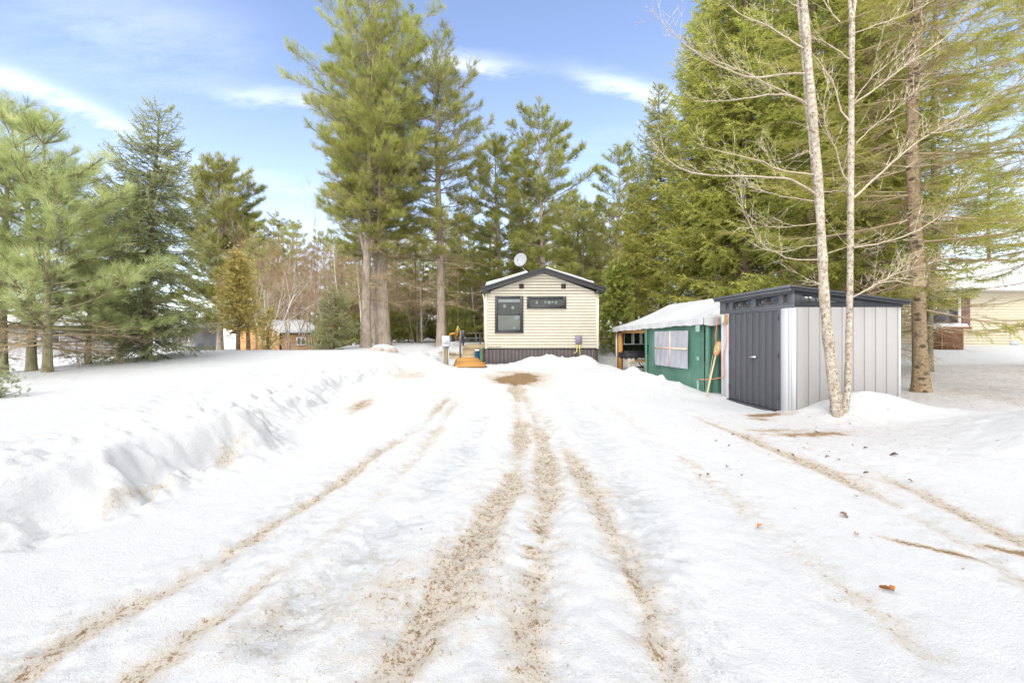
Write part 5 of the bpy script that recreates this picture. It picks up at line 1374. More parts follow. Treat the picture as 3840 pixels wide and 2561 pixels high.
# ================================================================ THE SHED
def shed():
    X0, Y0, X1, Y1 = 5.5, 7.8, 7.49, 10.3
    r = empty('storage_shed', (X0, Y0, 0)); tag(r, 'grey resin storage shed with double doors and a slanted dark roof', 'shed')
    o = np.array((X0, Y0, 0))
    B = lambda m, x0, x1, y0, y1, z0, z1, b=.006: m.bbox(x0 - o[0], x1 - o[0], y0 - o[1], y1 - o[1], z0 - o[2], z1 - o[2], b)
    def side(m):
        m.box(.03, X1 - X0 - .02, .008, Y1 - Y0 - .008, -.15, 1.99, 1)
        xs = [5.565] + list(np.arange(5.78, 7.42, .2035)) + [7.435]
        for a, b in zip(xs[:-1], xs[1:]): B(m, a + .004, b - .004, Y0 - .003, Y0 + .0075, -.15, 1.992, .0015); B(m, a + .005, b - .005, Y1 - .03, Y1 + .003, -.15, 1.992, .006)
        ys = np.arange(Y0 + .06, Y1 - .05, .2)
        for a in ys: B(m, X1 - .03, X1 + .003, a + .004, a + .196, -.15, 1.99, .006)
    part('side_wall', [M['shed_side'], M['groove']], r, side)
    for (cx, cy) in ((X0, Y0), (X0, Y1), (X1, Y0), (X1, Y1)):
        sx = 1 if cx == X0 else -1; sy = 1 if cy == Y0 else -1
        th = np.linspace(0, PI / 2, 7); rr = .055
        c = np.array([cx + sx * rr, cy + sy * rr])
        pl = [(c[0] - sx * (rr + .004) * math.cos(t) - o[0], c[1] - sy * (rr + .004) * math.sin(t) - o[1]) for t in th] + [(c[0] - o[0], c[1] - o[1])]
        part('corner_panel', M['shed_white'], r, lambda m: m.prism(pl, 2, -.15, 1.99), False, True)
    part('front_panel', M['shed_white'], r, lambda m: (B(m, X0 - .004, X0 + .03, Y0 + .058, Y0 + .135, -.15, 1.99, .003), B(m, X0 - .004, X0 + .03, Y0 + .138, Y0 + .33, -.15, 1.99, .003)))
    part('front_panel', M['shed_white'], r, lambda m: (B(m, X0 - .004, X0 + .03, Y1 - .135, Y1 - .058, -.15, 1.99, .003), B(m, X0 - .004, X0 + .03, Y1 - .38, Y1 - .138, -.15, 1.99, .003)))
    zt = lambda x: 2.385 - .29 * (x - 5.4) / 2.25      # roof top height
    def band(m):
        # upper wall band, tapered towards the low end
        for y0, y1 in ((Y0 - .006, Y0 + .03), (Y1 - .03, Y1 + .006)):
            m.prism([(X0 - .006 - o[0], 1.995), (X1 + .006 - o[0], 1.995), (X1 + .006 - o[0], zt(X1) - .06), (X0 - .006 - o[0], zt(X0) - .06)], 1, y0 - o[1], y1 - o[1])
        B(m, X1 - .03, X1 + .006, Y0, Y1, 1.995, zt(X1) - .06)
        m.prism([(5.62 - o[0], 2.035), (6.60 - o[0], 2.035), (6.60 - o[0], 2.05), (5.62 - o[0], 2.05)], 1, Y0 - .02 - o[1], Y0 - .005 - o[1])
        for z in (2.035, 2.06): m.box(6.62 - o[0], 7.1 - o[0], Y0 - .014 - o[1], Y0 - .005 - o[1], z, z + .012)
    part('gable_band', M['shed_dark'], r, band, False, True)
    def front(m):
        B(m, X0 - .010, X0 + .02, Y0 - .008, Y1 + .008, 1.995, 2.045)
        B(m, X0 - .010, X0 + .02, Y0 - .008, Y1 + .008, 2.27, 2.325)
        for a, b in ((7.79, 7.925), (8.095, 8.185), (8.945, 9.045), (9.80, 9.90), (10.09, 10.308)): B(m, X0 - .008, X0 + .02, a, b, 2.045, 2.27)
        B(m, X0 + .0, X0 + .02, Y0, Y1, 2.045, 2.06)
    part('transom_frame', M['shed_band'], r, front)
    for a, b in ((7.925, 8.095), (8.185, 8.945), (9.045, 9.80), (9.90, 10.09)):
        f = part('transom_window', M['shed_band'], r, lambda m: (B(m, X0 - .004, X0 + .012, a + .002, a + .028, 2.058, 2.268, .003), B(m, X0 - .004, X0 + .012, b - .028, b - .002, 2.058, 2.268, .003), B(m, X0 - .004, X0 + .012, a + .028, b - .028, 2.058, 2.082, .003), B(m, X0 - .004, X0 + .012, a + .028, b - .028, 2.244, 2.268, .003)))
        part('pane', M['dark_glass'], f, lambda m: B(m, X0 + .002, X0 + .008, a + .02, b - .02, 2.07, 2.26, .001))
    f = part('side_window', M['shed_dark'], r, lambda m: m.prism([(5.62 - o[0], 2.052), (6.50 - o[0], 2.052), (6.50 - o[0], 2.09), (5.62 - o[0], 2.25)], 1, Y0 - .012 - o[1], Y0 - .0065 - o[1]), False, True)
    part('pane', M['dark_glass'], f, lambda m: m.prism([(5.66 - o[0], 2.068), (6.44 - o[0], 2.068), (6.44 - o[0], 2.085), (5.66 - o[0], 2.222)], 1, Y0 - .018 - o[1], Y0 - .013 - o[1]), False, True)
    def roof(m):
        a, b = Y0 - .10, Y1 + .10
        for (x0, x1, d0, d1, e) in ((5.38, 7.57, .0, .035, 0.), (5.40, 7.55, .035, .075, .02)):
            m.prism([(x0 - o[0], zt(x0) - d0), (x1 - o[0], zt(x1) - d0), (x1 - o[0], zt(x1) - d1), (x0 - o[0], zt(x0) - d1)], 1, a + e - o[1], b - e - o[1])
        for k in range(8):
            y = a + .12 + k * .335; m.prism([(5.42 - o[0], zt(5.42) + .014), (7.55 - o[0], zt(7.55) + .014), (7.55 - o[0], zt(7.55)), (5.42 - o[0], zt(5.42))], 1, y - o[1], y + .04 - o[1])
    rf = part('roof', M['shed_dark'], r, roof, False, True)
    part('eave_board', M['shed_band'], rf, lambda m: (B(m, 5.365, 5.378, Y0 - .10, Y1 + .10, zt(5.38) - .045, zt(5.38) + .004, .003), B(m, 5.385, 5.40, Y0 - .08, Y1 + .08, zt(5.38) - .10, zt(5.38) - .05, .003)))
    # doors
    for (a, b, hinge) in ((8.172, 9.008, 8.172), (9.016, 9.878, 9.878)):
        d = empty('door', (0, 0, 0), 0, r)
        n = 4; wdt = (b - a) / n
        lf = part('door', [M['shed_grey'], M['groove']], r, lambda m: ([B(m, X0 - .020, X0 + .012, a + wdt * k + .004, a + wdt * (k + 1) - .004, .03, 1.955, .002) for k in range(n)], m.box(X0 - .010 - o[0], X0 + .010 - o[0], a - o[1], b - o[1], .025, 1.96, 1)))
        bpy.data.objects.remove(d)
        for z in (.25, 1.05, 1.78):
            part('hinge', M['shed_dark'], lf, lambda m: m.tube([(X0 - .022 - o[0], hinge - o[1], z), (X0 - .022 - o[0], hinge - o[1], z + .10)], .012, 8))
        if a < 8.5:
            part('handle', M['chrome'], lf, lambda m: (m.tube([(X0 - .02 - o[0], 8.97 - o[1], 1.03), (X0 - .075 - o[0], 8.97 - o[1], 1.03)], .016, 10), m.tube([(X0 - .07 - o[0], 8.80 - o[1], 1.03), (X0 - .07 - o[0], 9.05 - o[1], 1.03)], .022, 12)))
    part('door_frame', M['shed_band'], r, lambda m: (B(m, X0 - .014, X0 + .02, 8.13, 8.165, .0, 1.992), B(m, X0 - .014, X0 + .02, 9.885, 9.92, .0, 1.992), B(m, X0 - .014, X0 + .02, 8.165, 9.885, 1.962, 1.992)))
    part('threshold', M['shed_dark'], r, lambda m: (B(m, X0 - .06, X0 + .02, Y0 + .12, Y1 - .36, -.14, .022), B(m, X0 - .02, X1 + .02, Y0 - .02, Y0 + .02, -.16, -.05)))
    return r
shed()

# ================================================================ THE CANOPY TENT
NX, NY, FX, FY = 5.34, 10.7, 4.74, 16.3        # near and far front corners
TL = np.array([FX - NX, FY - NY, 0.]); TLn = np.linalg.norm(TL); TD = TL / TLn; TO = np.array([TD[1], -TD[0], 0])   # TO: away from the drive
TWD = 3.0
def tp(s, t, z): return np.array([NX, NY, 0.]) + TD * s + TO * t + np.array([0, 0, z])
SPLIT = TLn * .53
def tent():
    r = empty('canopy_tent', tp(0, 0, .1)); o = tp(0, 0, .1)
    tag(r, 'canopy tent with a white tarp roof, green tarp walls and one open bay', 'tent')
    EZ, FZ, RZ = 1.86, 1.74, 2.60
    ez = lambda s: EZ + (FZ - EZ) * s / TLn
    def grid(m, f, nu, nv, flip=False):
        S, T = np.meshgrid(np.linspace(0, 1, nu), np.linspace(0, 1, nv))
        P = np.array([[f(S[j, i], T[j, i]) - o for i in range(nu)] for j in range(nv)]).reshape(-1, 3)
        i = np.arange(nv - 1)[:, None] * nu + np.arange(nu - 1)[None, :]
        Q = np.stack([i, i + 1, i + nu + 1, i + nu], -1).reshape(-1, 4)
        m.add(P, quads=Q[:, ::-1] if flip else Q)
    ov = .12
    def roofm(m):
        def R(s, side, k):      # s along eave, k up the slope
            s0 = -ov + (TLn + 2 * ov) * s; sr = 1.1 + (TLn - 2.2) * s
            ss_ = s0 + (sr - s0) * k
            te = -ov if side < 0 else TWD + ov; t = te + (TWD / 2 - te) * k
            z = (ez(np.clip(s0, 0, TLn)) + .06) * (1 - k) + RZ * k - .07 * math.sin(PI * k) * (1 + .5 * math.sin(9 * s)) + .004 * math.sin(40 * s + 9 * k)
            return tp(ss_, t, z)
        grid(m, lambda a, b: R(a, -1, b), 60, 14, True); grid(m, lambda a, b: R(a, 1, b), 30, 8)
        def E(end, a, b):
            s0 = -ov if end == 0 else TLn + ov; sr = 1.1 if end == 0 else TLn - 1.1
            te = -ov + (TWD + 2 * ov) * a; t = te + (TWD / 2 - te) * b; s_ = s0 + (sr - s0) * b
            z = (ez(0 if end == 0 else TLn) + .06) * (1 - b) + RZ * b - .07 * math.sin(PI * b)
            return tp(s_, t, z)
        grid(m, lambda a, b: E(0, a, b), 24, 10); grid(m, lambda a, b: E(1, a, b), 24, 10, True)
    part('tarp_roof', M['tarp_white'], r, roofm, True)
    def val(m):
        def V(s, b):
            s0 = -ov + (TLn + 2 * ov) * s; drop = .16 + .010 * math.sin(s * 21) + .006 * math.sin(s * 77)
            return tp(s0, -ov - .01 - .012 * math.sin(s * 60) * b, ez(np.clip(s0, 0, TLn)) + .062 - drop * b)
        grid(m, V, 90, 5, True)
        def Wv(a, b): return tp(-ov - .01 - .015 * math.sin(a * 40) * b, -ov + (TWD + 2 * ov) * a, EZ + .062 - (.17 + .03 * math.sin(a * 25)) * b)
        grid(m, Wv, 50, 5)
    part('tarp_edge', M['tarp_white'], r, val, True)
    # green front wall, near half
    s1 = SPLIT
    def wall(m):
        def G(a, b):
            s = .0 + s1 * a; z = -.12 + (ez(s) + .02 + .12) * b
            bow = .05 * math.sin(PI * a) * math.sin(PI * b) + .008 * math.sin(s * 7 + 3 * b) * (1 - b * .5) + .004 * math.sin(s * 19 + b)
            return tp(s, -.03 - bow, z)
        grid(m, G, 60, 24, True)
        def N(a, b):      # near end wall, gathered
            t = TWD * a; z = -.15 + (EZ + .02 + .15) * b
            return tp(-.02 - .045 * math.sin(t * 21) * (1 - .6 * a) - .03 * math.sin(t * 8 + 2 * b), t - .03, z)
        grid(m, N, 70, 20)
        # loose hem hanging past the wall into the open bay
        def Hm(a, b): return tp(s1 + .22 * a - .22 * a * (1 - b) * .4, -.05 - .04 * math.sin(6 * a) - .02, -.05 + (ez(s1) + .05) * b)
        grid(m, Hm, 10, 12, True)
    part('green_wall', M['tarp_green'], r, wall, True)
    def backw(m):
        grid(m, lambda a, b: tp(TLn * a, TWD - .02 + .03 * math.sin(a * 30), .55 + 1.25 * b), 40, 6)
        grid(m, lambda a, b: tp(TLn - .02, .04 + (TWD - .1) * a, .75 + 1.0 * b), 20, 6, True)
    part('back_wall', M['back_green'], r, backw, True)
    # window film in the green wall
    sA = s1 * (1 - (450 - 383) / (775 - 383) * .92) ; 
    def s_at(px):    # where a sight line through px meets the front wall
        k = (px - VPX) / FPX; return ((k * NY - NX) / (TD[0] - k * TD[1]))
    a0, a1 = s_at(2470), s_at(2597)
    fm = empty('film', (0, 0, 0)); bpy.data.objects.remove(fm)
    def film(m):
        def Fm(a, b):
            s = a0 + (a1 - a0) * a; q = s / s1
            z = .60 + (1.615 - .60) * b
            return tp(s, -.112 - .05 * math.sin(PI * q) * .6 - .006 * math.sin(s * 23 + 5 * b), z)
        grid(m, Fm, 40, 24, False)
    wn = part('film_window', M['clear_film'], r, film, True)
    sm_ = s_at(2529)
    def cross(m):
        for s0, s2, z0, z2 in ((sm_ - .022, sm_ + .022, .62, 1.60), (a1 + .02, a0 - .02, 1.10, 1.145)):
            a, b = sorted((s0, s2)); 
            P = [tp(a, -.150, z0), tp(b, -.150, z0), tp(b, -.150, z2), tp(a, -.150, z2), tp(a, -.135, z0), tp(b, -.135, z0), tp(b, -.135, z2), tp(a, -.135, z2)]
            m.add([p - o for p in P], quads=[(0, 1, 2, 3)[::-1], (4, 5, 6, 7), (0, 1, 5, 4), (2, 3, 7, 6), (1, 2, 6, 5), (3, 0, 4, 7)])
    part('cross_bar', M['film_bar'], wn, cross, False, True)
    def tape(m):
        for (s, z, w_, h_) in ((.02, 1.74, .17, .16), (.05, .95, .08, .09), (.06, .36, .07, .24)):
            P = [tp(s - .02, -.155, z), tp(s + w_, -.15, z), tp(s + w_, -.15, z - h_), tp(s - .02, -.155, z - h_)]; m.add([p - o for p in P], quads=[(0, 1, 2, 3)])
    part('tape_patch', M['tape'], r, tape)
    # timber of the open bay
    def obox(m, s0, s2, t0, t2, z0, z2):
        P = [tp(a, b, c) - o for c in (z0, z2) for b in (t0, t2) for a in (s0, s2)]
        m.add(P, quads=[(0, 2, 3, 1), (4, 5, 7, 6), (0, 1, 5, 4), (2, 6, 7, 3), (0, 4, 6, 2), (1, 3, 7, 5)])
    part('post', M['pine_wood'], r, lambda m: obox(m, TLn - .36, TLn - .02, .0, .10, -.1, FZ - .06), False, True)
    part('post', M['tarp_white'], r, lambda m: obox(m, TLn - .015, TLn + .01, -.03, .10, -.1, FZ), False, True)
    part('beam', M['pine_wood'], r, lambda m: obox(m, s1 + .02, TLn - .03, .0, .05, ez(s1) - .22, ez(s1) - .10), False, True)
    part('beam', M['pine_wood'], r, lambda m: obox(m, s1 - .5, s1 - .38, .1, TWD, ez(s1) - .24, ez(s1) - .14), False, True)
    part('post', M['pine_wood'], r, lambda m: obox(m, s1 - .12, s1 - .02, .02, .12, -.1, EZ - .05), False, True)
    part('post', M['pine_wood'], r, lambda m: obox(m, .06, .16, TWD - .2, TWD - .1, -.1, EZ - .05), False, True)
    return r
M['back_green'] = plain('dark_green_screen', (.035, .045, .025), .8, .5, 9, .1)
M['film_bar'] = plain('wood_bar_seen_through_film', (.66, .50, .36), .5, .12, 6)
tent()
def box_at(m, c, o, sx, sy, sz, b=.006): m.bbox(c[0] - sx / 2 - o[0], c[0] + sx / 2 - o[0], c[1] - sy / 2 - o[1], c[1] + sy / 2 - o[1], c[2] - o[2], c[2] + sz - o[2], b)
def tent_contents():
    Y = 15.2; g = H(5.0, Y)
    X = lambda px, y=Y: (px - VPX) / FPX * y
    Zf = lambda py, y=Y: ZC - (py - VPY) / FPX * y
    # white window frames stood against the far end
    yb = 16.05
    r = empty('window_frames', (X(2335, yb), yb, Zf(1290, yb))); o = np.array(r.location)
    tag(r, 'row of white window sashes hanging at the back of the open tent bay', 'window frame')
    def fr(m):
        x0, x1, z0, z1 = X(2334, yb), X(2452, yb), Zf(1290, yb), Zf(1248, yb)
        B = lambda a, b, c, d, y0=yb, y1=yb + .04: m.bbox(a - o[0], b - o[0], y0 - o[1], y1 - o[1], c - o[2], d - o[2], .004)
        B(x0, x1, z0 - .02, z0 + .01); B(x0, x1, z1, z1 + .025)
        for px, w_ in ((2341, .03), (2371, .03), (2377, .05), (2401.5, .03), (2407, .05), (2431, .03), (2448, .03)): B(X(px, yb) - w_ / 2, X(px, yb) + w_ / 2, z0, z1)
    part('sash', M['white_pvc'], r, fr)
    # workbench / table
    t = empty('outdoor_table', (X(2400), Y, g)); o2 = np.array(t.location); tag(t, 'low brown table on grey timber legs under the black covered grill', 'table')
    zt_ = Zf(1349)
    part('table_top', M['brown_table'], t, lambda m: m.bbox(X(2366) - o2[0], X(2446) - o2[0], -.2, .45, zt_ - .07 - g, zt_ - g))
    for px, yy in ((2351, -.22), (2367, -.22), (2440, -.2), (2440, .35)):
        part('leg', M['grey_wood'], t, lambda m: m.bbox(X(px) - .04 - o2[0], X(px) + .04 - o2[0], yy - .03, yy + .03, -.05, zt_ - .01 - g + (.05 if px < 2370 else -.06)))
    part('end_board', M['grey_wood'], t, lambda m: m.bbox(X(2347) - o2[0], X(2371) - o2[0], -.28, -.25, zt_ - .09 - g, zt_ + .02 - g))
    part('brace', M['black_metal'], t, lambda m: (m.tube([(X(2397) - o2[0], .1, zt_ - .08 - g), (X(2415) - o2[0], .1, .2)], .018, 6), m.tube([(X(2410) - o2[0], .12, zt_ - .08 - g), (X(2418) - o2[0], .12, .30), (X(2404) - o2[0], .12, .22)], .018, 6), m.bbox(X(2366) - o2[0], X(2420) - o2[0], .14, .18, Zf(1380) - g, Zf(1376) - g), m.tube([(X(2389) - o2[0], .1, Zf(1378) - g), (X(2396) - o2[0], .1, 0)], .025, 6), m.tube([(X(2360) - o2[0], .1, zt_ - .1 - g), (X(2357) - o2[0], .1, 0)], .02, 6)))
    # covered grill
    c = empty('grill', (X(2395), Y + .1, zt_)); o3 = np.array(c.location); tag(c, 'barrel grill under a crumpled black cover in the open tent bay', 'grill')
    def cover(m):
        nu, nv = 46, 16; V = []
        for j in range(nv):
            for i in range(nu):
                a = i / (nu - 1); b = j / (nv - 1); th = PI * (1.08 * b - .04)
                x = X(2332) + (X(2437) - X(2332)) * a
                rz = .31 * (.86 + .14 * math.sin(PI * a)) * (1 + .08 * math.sin(a * 23 + b * 7) * .5 + .10 * fbm(np.array(a * 9), np.array(b * 5 + 3), 3))
                ry = .24
                hang = .05 * max(0, math.sin(a * 17)) * (1 if b in (0, 1) else 0)
                V.append((x - o3[0], -ry * math.cos(th), .02 + rz * abs(math.sin(th)) ** .8 - hang))
        i = np.arange(nv - 1)[:, None] * nu + np.arange(nu - 1)[None, :]
        m.add(V, quads=np.stack([i, i + 1, i + nu + 1, i + nu], -1).reshape(-1, 4))
        for a in (0, nu - 1):
            col = [V[j * nu + a] for j in range(nv)]; cen = np.mean(col, axis=0)
            m.add(col + [cen], tris=[(j, j + 1, nv) for j in range(nv - 1)])
    part('cover', M['black_cover'], c, cover, True)
    part('red_badge', M['red'], c, lambda m: m.tube([(X(2426) - o3[0], -.25, .12), (X(2426) - o3[0], -.262, .12)], .035, 14))
    part('shelf', M['black_metal'], c, lambda m: m.bbox(X(2331) - o3[0], X(2352) - o3[0], .0, .3, .06, .26))
    # bucket
    b = empty('bucket', (X(2424), 14.6, H(5.2, 14.6))); tag(b, 'dark grey bucket on the ground in the tent bay', 'bucket')
    part('body', M['skirt'], b, lambda m: m.tube([(0, 0, -.03), (0, 0, 0), (0, 0, .27), (0, 0, .275)], [.10, .105, .13, .14], 20), True)
    part('bail', M['black_metal'], b, lambda m: m.tube([(.13 * math.cos(a), .02, .26 - .12 * math.sin(a)) for a in np.linspace(0, PI, 9)], .005, 5))
    # lantern
    l = empty('hanging_lamp', (X(2396), 15.0, 1.66)); tag(l, 'small wire lamp hanging from the tent beam', 'lamp')
    part('cord', M['white_pvc'], l, lambda m: m.tube([(0, 0, 0), (0, 0, -.14)], .008, 6))
    part('shade', M['galv'], l, lambda m: m.tube([(0, 0, -.14), (0, 0, -.17), (0, 0, -.19)], [.02, .05, .055], 12), True)
    # wood block
    k = empty('firewood_block', (X(2338), 15.0, g)); tag(k, 'dark block of firewood beside the tent post', 'firewood'); part('block', M['post_wood'], k, lambda m: m.tube([(-.09, 0, .09), (.12, .05, .1)], [.09, .095], 9))
tent_contents()

# ---------------------------------------------------------------- broom, cord, stick
def lean_things():
    zg = H(5.02, 10.05)
    a = np.array((5.02, 10.02, zg - .03)); b = np.array((5.40, 10.33, 1.0)); e = np.array((5.56, 10.42, 1.32))
    r = empty('broom', a); tag(r, 'straw broom leaning bristles up against the corner of the grey shed', 'broom')
    part('handle', M['handle_wood'], r, lambda m: m.tube([a * 0, (b - a) * .5, b - a], .017, 10), True)
    d = unit(e - b)
    def head(m):
        P = [b - a - d * .03, b - a + d * .03, b - a + d * .10, b - a + d * .24, b - a + d * .34, b - a + d * .365]
        m.tube(P, [.024, .05, .075, .092, .085, .05], 14)
        rng = np.random.default_rng(3); n = 160; q = rng.uniform(.1, 1, n)[:, None]; side = unit(rng.normal(size=(n, 3)))
        spikes(m, (b - a) + d * .3 * q + side * .07, (b - a) + d * (.3 * q + .08) + side * .10, .008)
    hd = part('bristles', M['straw'], r, head)
    part('binding', M['orange_cord'], hd, lambda m: m.tube([b - a + d * .022, b - a + d * .05], [.052, .062], 14))
    s0 = np.array((5.22, 10.42, H(5.22, 10.42) - .02)); s1 = np.array((5.42, 10.50, 1.0))
    st = empty('thin_stick', s0); tag(st, 'thin bare stick leaning behind the straw broom', 'stick'); part('stick', M['grey_wood'], st, lambda m: m.tube([s0 * 0, (s1 - s0) * .5 + np.array([.01, 0, 0]), s1 - s0], [.008, .010, .008], 6))
    ob = empty('outlet_box', (5.49, 10.06, 1.80)); tag(ob, 'small white outlet on a wooden block at the far front corner of the shed', 'outlet')
    part('block', M['pine_wood'], ob, lambda m: m.bbox(-.028, -.001, -.10, .0, -.05, .17)); part('cover_plate', M['white_pvc'], ob, lambda m: m.bbox(-.05, -.002, .005, .12, -.03, .16, .01))
    cc = empty('extension_cord', (5.46, 10.05, 1.8)); tag(cc, 'thin orange extension cord looping down the shed corner to the tent', 'cord'); o = np.array(cc.location)
    P = [(5.465, 10.02, 1.77), (5.46, 9.96, 1.55), (5.46, 9.95, 1.35), (5.46, 10.02, 1.15), (5.47, 10.12, .98), (5.46, 10.10, .80), (5.46, 10.06, .62), (5.465, 10.09, .48), (5.40, 10.25, .46), (5.31, 10.42, .40), (5.2, 10.5, .40), (5.1, 10.52, .41)]
    P = np.array(P); t = np.linspace(0, 1, len(P)); q = np.linspace(0, 1, 50); P = np.stack([np.interp(q, t, P[:, i]) for i in range(3)], -1)
    for _ in range(4): P[1:-1] = (P[:-2] + 2 * P[1:-1] + P[2:]) / 4
    P2 = np.array([(5.46, 10.36, 1.95), (5.45, 10.37, 1.75), (5.43, 10.38, 1.5), (5.45, 10.38, 1.2)])
    part('cord', M['orange_cord'], cc, lambda m: (m.tube(P - o, .009, 7), m.tube(P2 - o, .010, 7)), True)
lean_things()
# ================================================================ FARTHER THINGS
def cabin():
    Y = 29.0; c = W(1052, 1300, Y); x0 = c[0]; zg = H(x0, Y)
    zf = lambda py: topz(py, Y)
    r = empty('wooden_cabin', (x0, Y, zg)); tag(r, 'small orange cedar cabin with a snow covered roof behind the golden cedar', 'cabin')
    ang = rad(24); e = np.array([math.cos(ang), math.sin(ang)]); n = np.array([-math.sin(ang), math.cos(ang)])   # e: right wall runs right-back
    g = np.array([-math.cos(rad(10)), math.sin(rad(10))])    # gable wall runs left
    zt, zb, pkz = zf(1243) - zg, -.4, zf(1205) - zg
    L, Wd = 2.6, 3.3
    P = lambda s, t, z: (e[0] * s + g[0] * t, e[1] * s + g[1] * t, z)
    def side(m): m.add([P(0, 0, zb), P(L, 0, zb), P(L, 0, zt), P(0, 0, zt)], quads=[(0, 1, 2, 3)])
    def gable(m):
        m.add([P(0, 0, zb), P(0, Wd, zb), P(0, Wd, zt), P(0, Wd / 2, pkz), P(0, 0, zt)], tris=[(0, 4, 3), (0, 3, 1), (1, 3, 2)])
        m.add([P(L, 0, zb), P(L, Wd, zb), P(L, Wd, zt), P(L, Wd / 2, pkz), P(L, 0, zt)], tris=[(0, 3, 4), (0, 1, 3), (1, 2, 3)])
        m.add([P(0, Wd, zb), P(L, Wd, zb), P(L, Wd, zt), P(0, Wd, zt)], quads=[(0, 3, 2, 1)])
    part('side_wall', M['cabin_side'], r, side); part('gable_wall', M['cabin_wood'], r, gable)
    part('corner_post', M['black_trim'], r, lambda m: m.tube([(0, -.03, zb), (0, -.03, zt)], .07, 4))
    ovr = .3; sl = (pkz - zt) / (Wd / 2)
    def roof(m):
        for k in (0, 1):
            a = -ovr if k == 0 else Wd + ovr; za = zt - sl * ovr + .03
            V = [P(-ovr, a, za), P(L + ovr, a, za), P(L + ovr, Wd / 2, pkz + .03), P(-ovr, Wd / 2, pkz + .03)]
            V += [tuple(np.array(v) - [0, 0, .07]) for v in V]
            m.add(V, quads=[(0, 1, 2, 3), (7, 6, 5, 4), (0, 4, 5, 1), (1, 5, 6, 2), (2, 6, 7, 3), (3, 7, 4, 0)])
    rf = part('roof', M['black_trim'], r, roof, False, True)
    def sn(m):
        for k in (0, 1):
            a = -ovr if k == 0 else Wd + ovr; za = zt - sl * ovr + .034
            o = np.array(P(-ovr, a, za)); u = np.array(P(L + ovr, a, za)) - o; v = np.array(P(-ovr, Wd / 2, pkz + .034)) - o
            nn = np.cross(u, v); nn = nn / np.linalg.norm(nn); nn = nn if nn[2] > 0 else -nn
            snow_sheet(m, o, u, v, nn, .2, 5 + k, 24, 18, .2, .02)
    part('roof_snow', M['roof_snow'], rf, sn, True)
    def winf(m):
        s0, s1, z0, z1 = .95, 1.55, zt - .95, zt - .38
        for a, b, c_, d in ((s0, s1, z0, z0 + .07), (s0, s1, z1 - .07, z1), (s0, s0 + .07, z0 + .07, z1 - .07), (s1 - .07, s1, z0 + .07, z1 - .07), ((s0 + s1) / 2 - .02, (s0 + s1) / 2 + .02, z0 + .07, z1 - .07)):
            V = [np.array(P(x, -.03 * (1 if k else 0), z)) for k in (1,) for (x, z) in ((a, c_), (b, c_), (b, d), (a, d))]; V += [v + np.array([.02, .06, 0]) for v in V]
            V = [v + np.array([.02, -.05, 0]) for v in V]
            m.add(V, quads=[(0, 1, 2, 3), (0, 4, 5, 1), (1, 5, 6, 2), (2, 6, 7, 3), (3, 7, 4, 0)])
        return s0, s1, z0, z1
    w = part('window', M['white_pvc'], r, winf)
    part('pane', M['dark_glass'], w, lambda m: m.add([np.array(P(x, 0, z)) + [.01, -.015, 0] for (x, z) in ((1.0, zt - .9), (1.5, zt - .9), (1.5, zt - .42), (1.0, zt - .42))], quads=[(0, 1, 2, 3)]))
cabin()

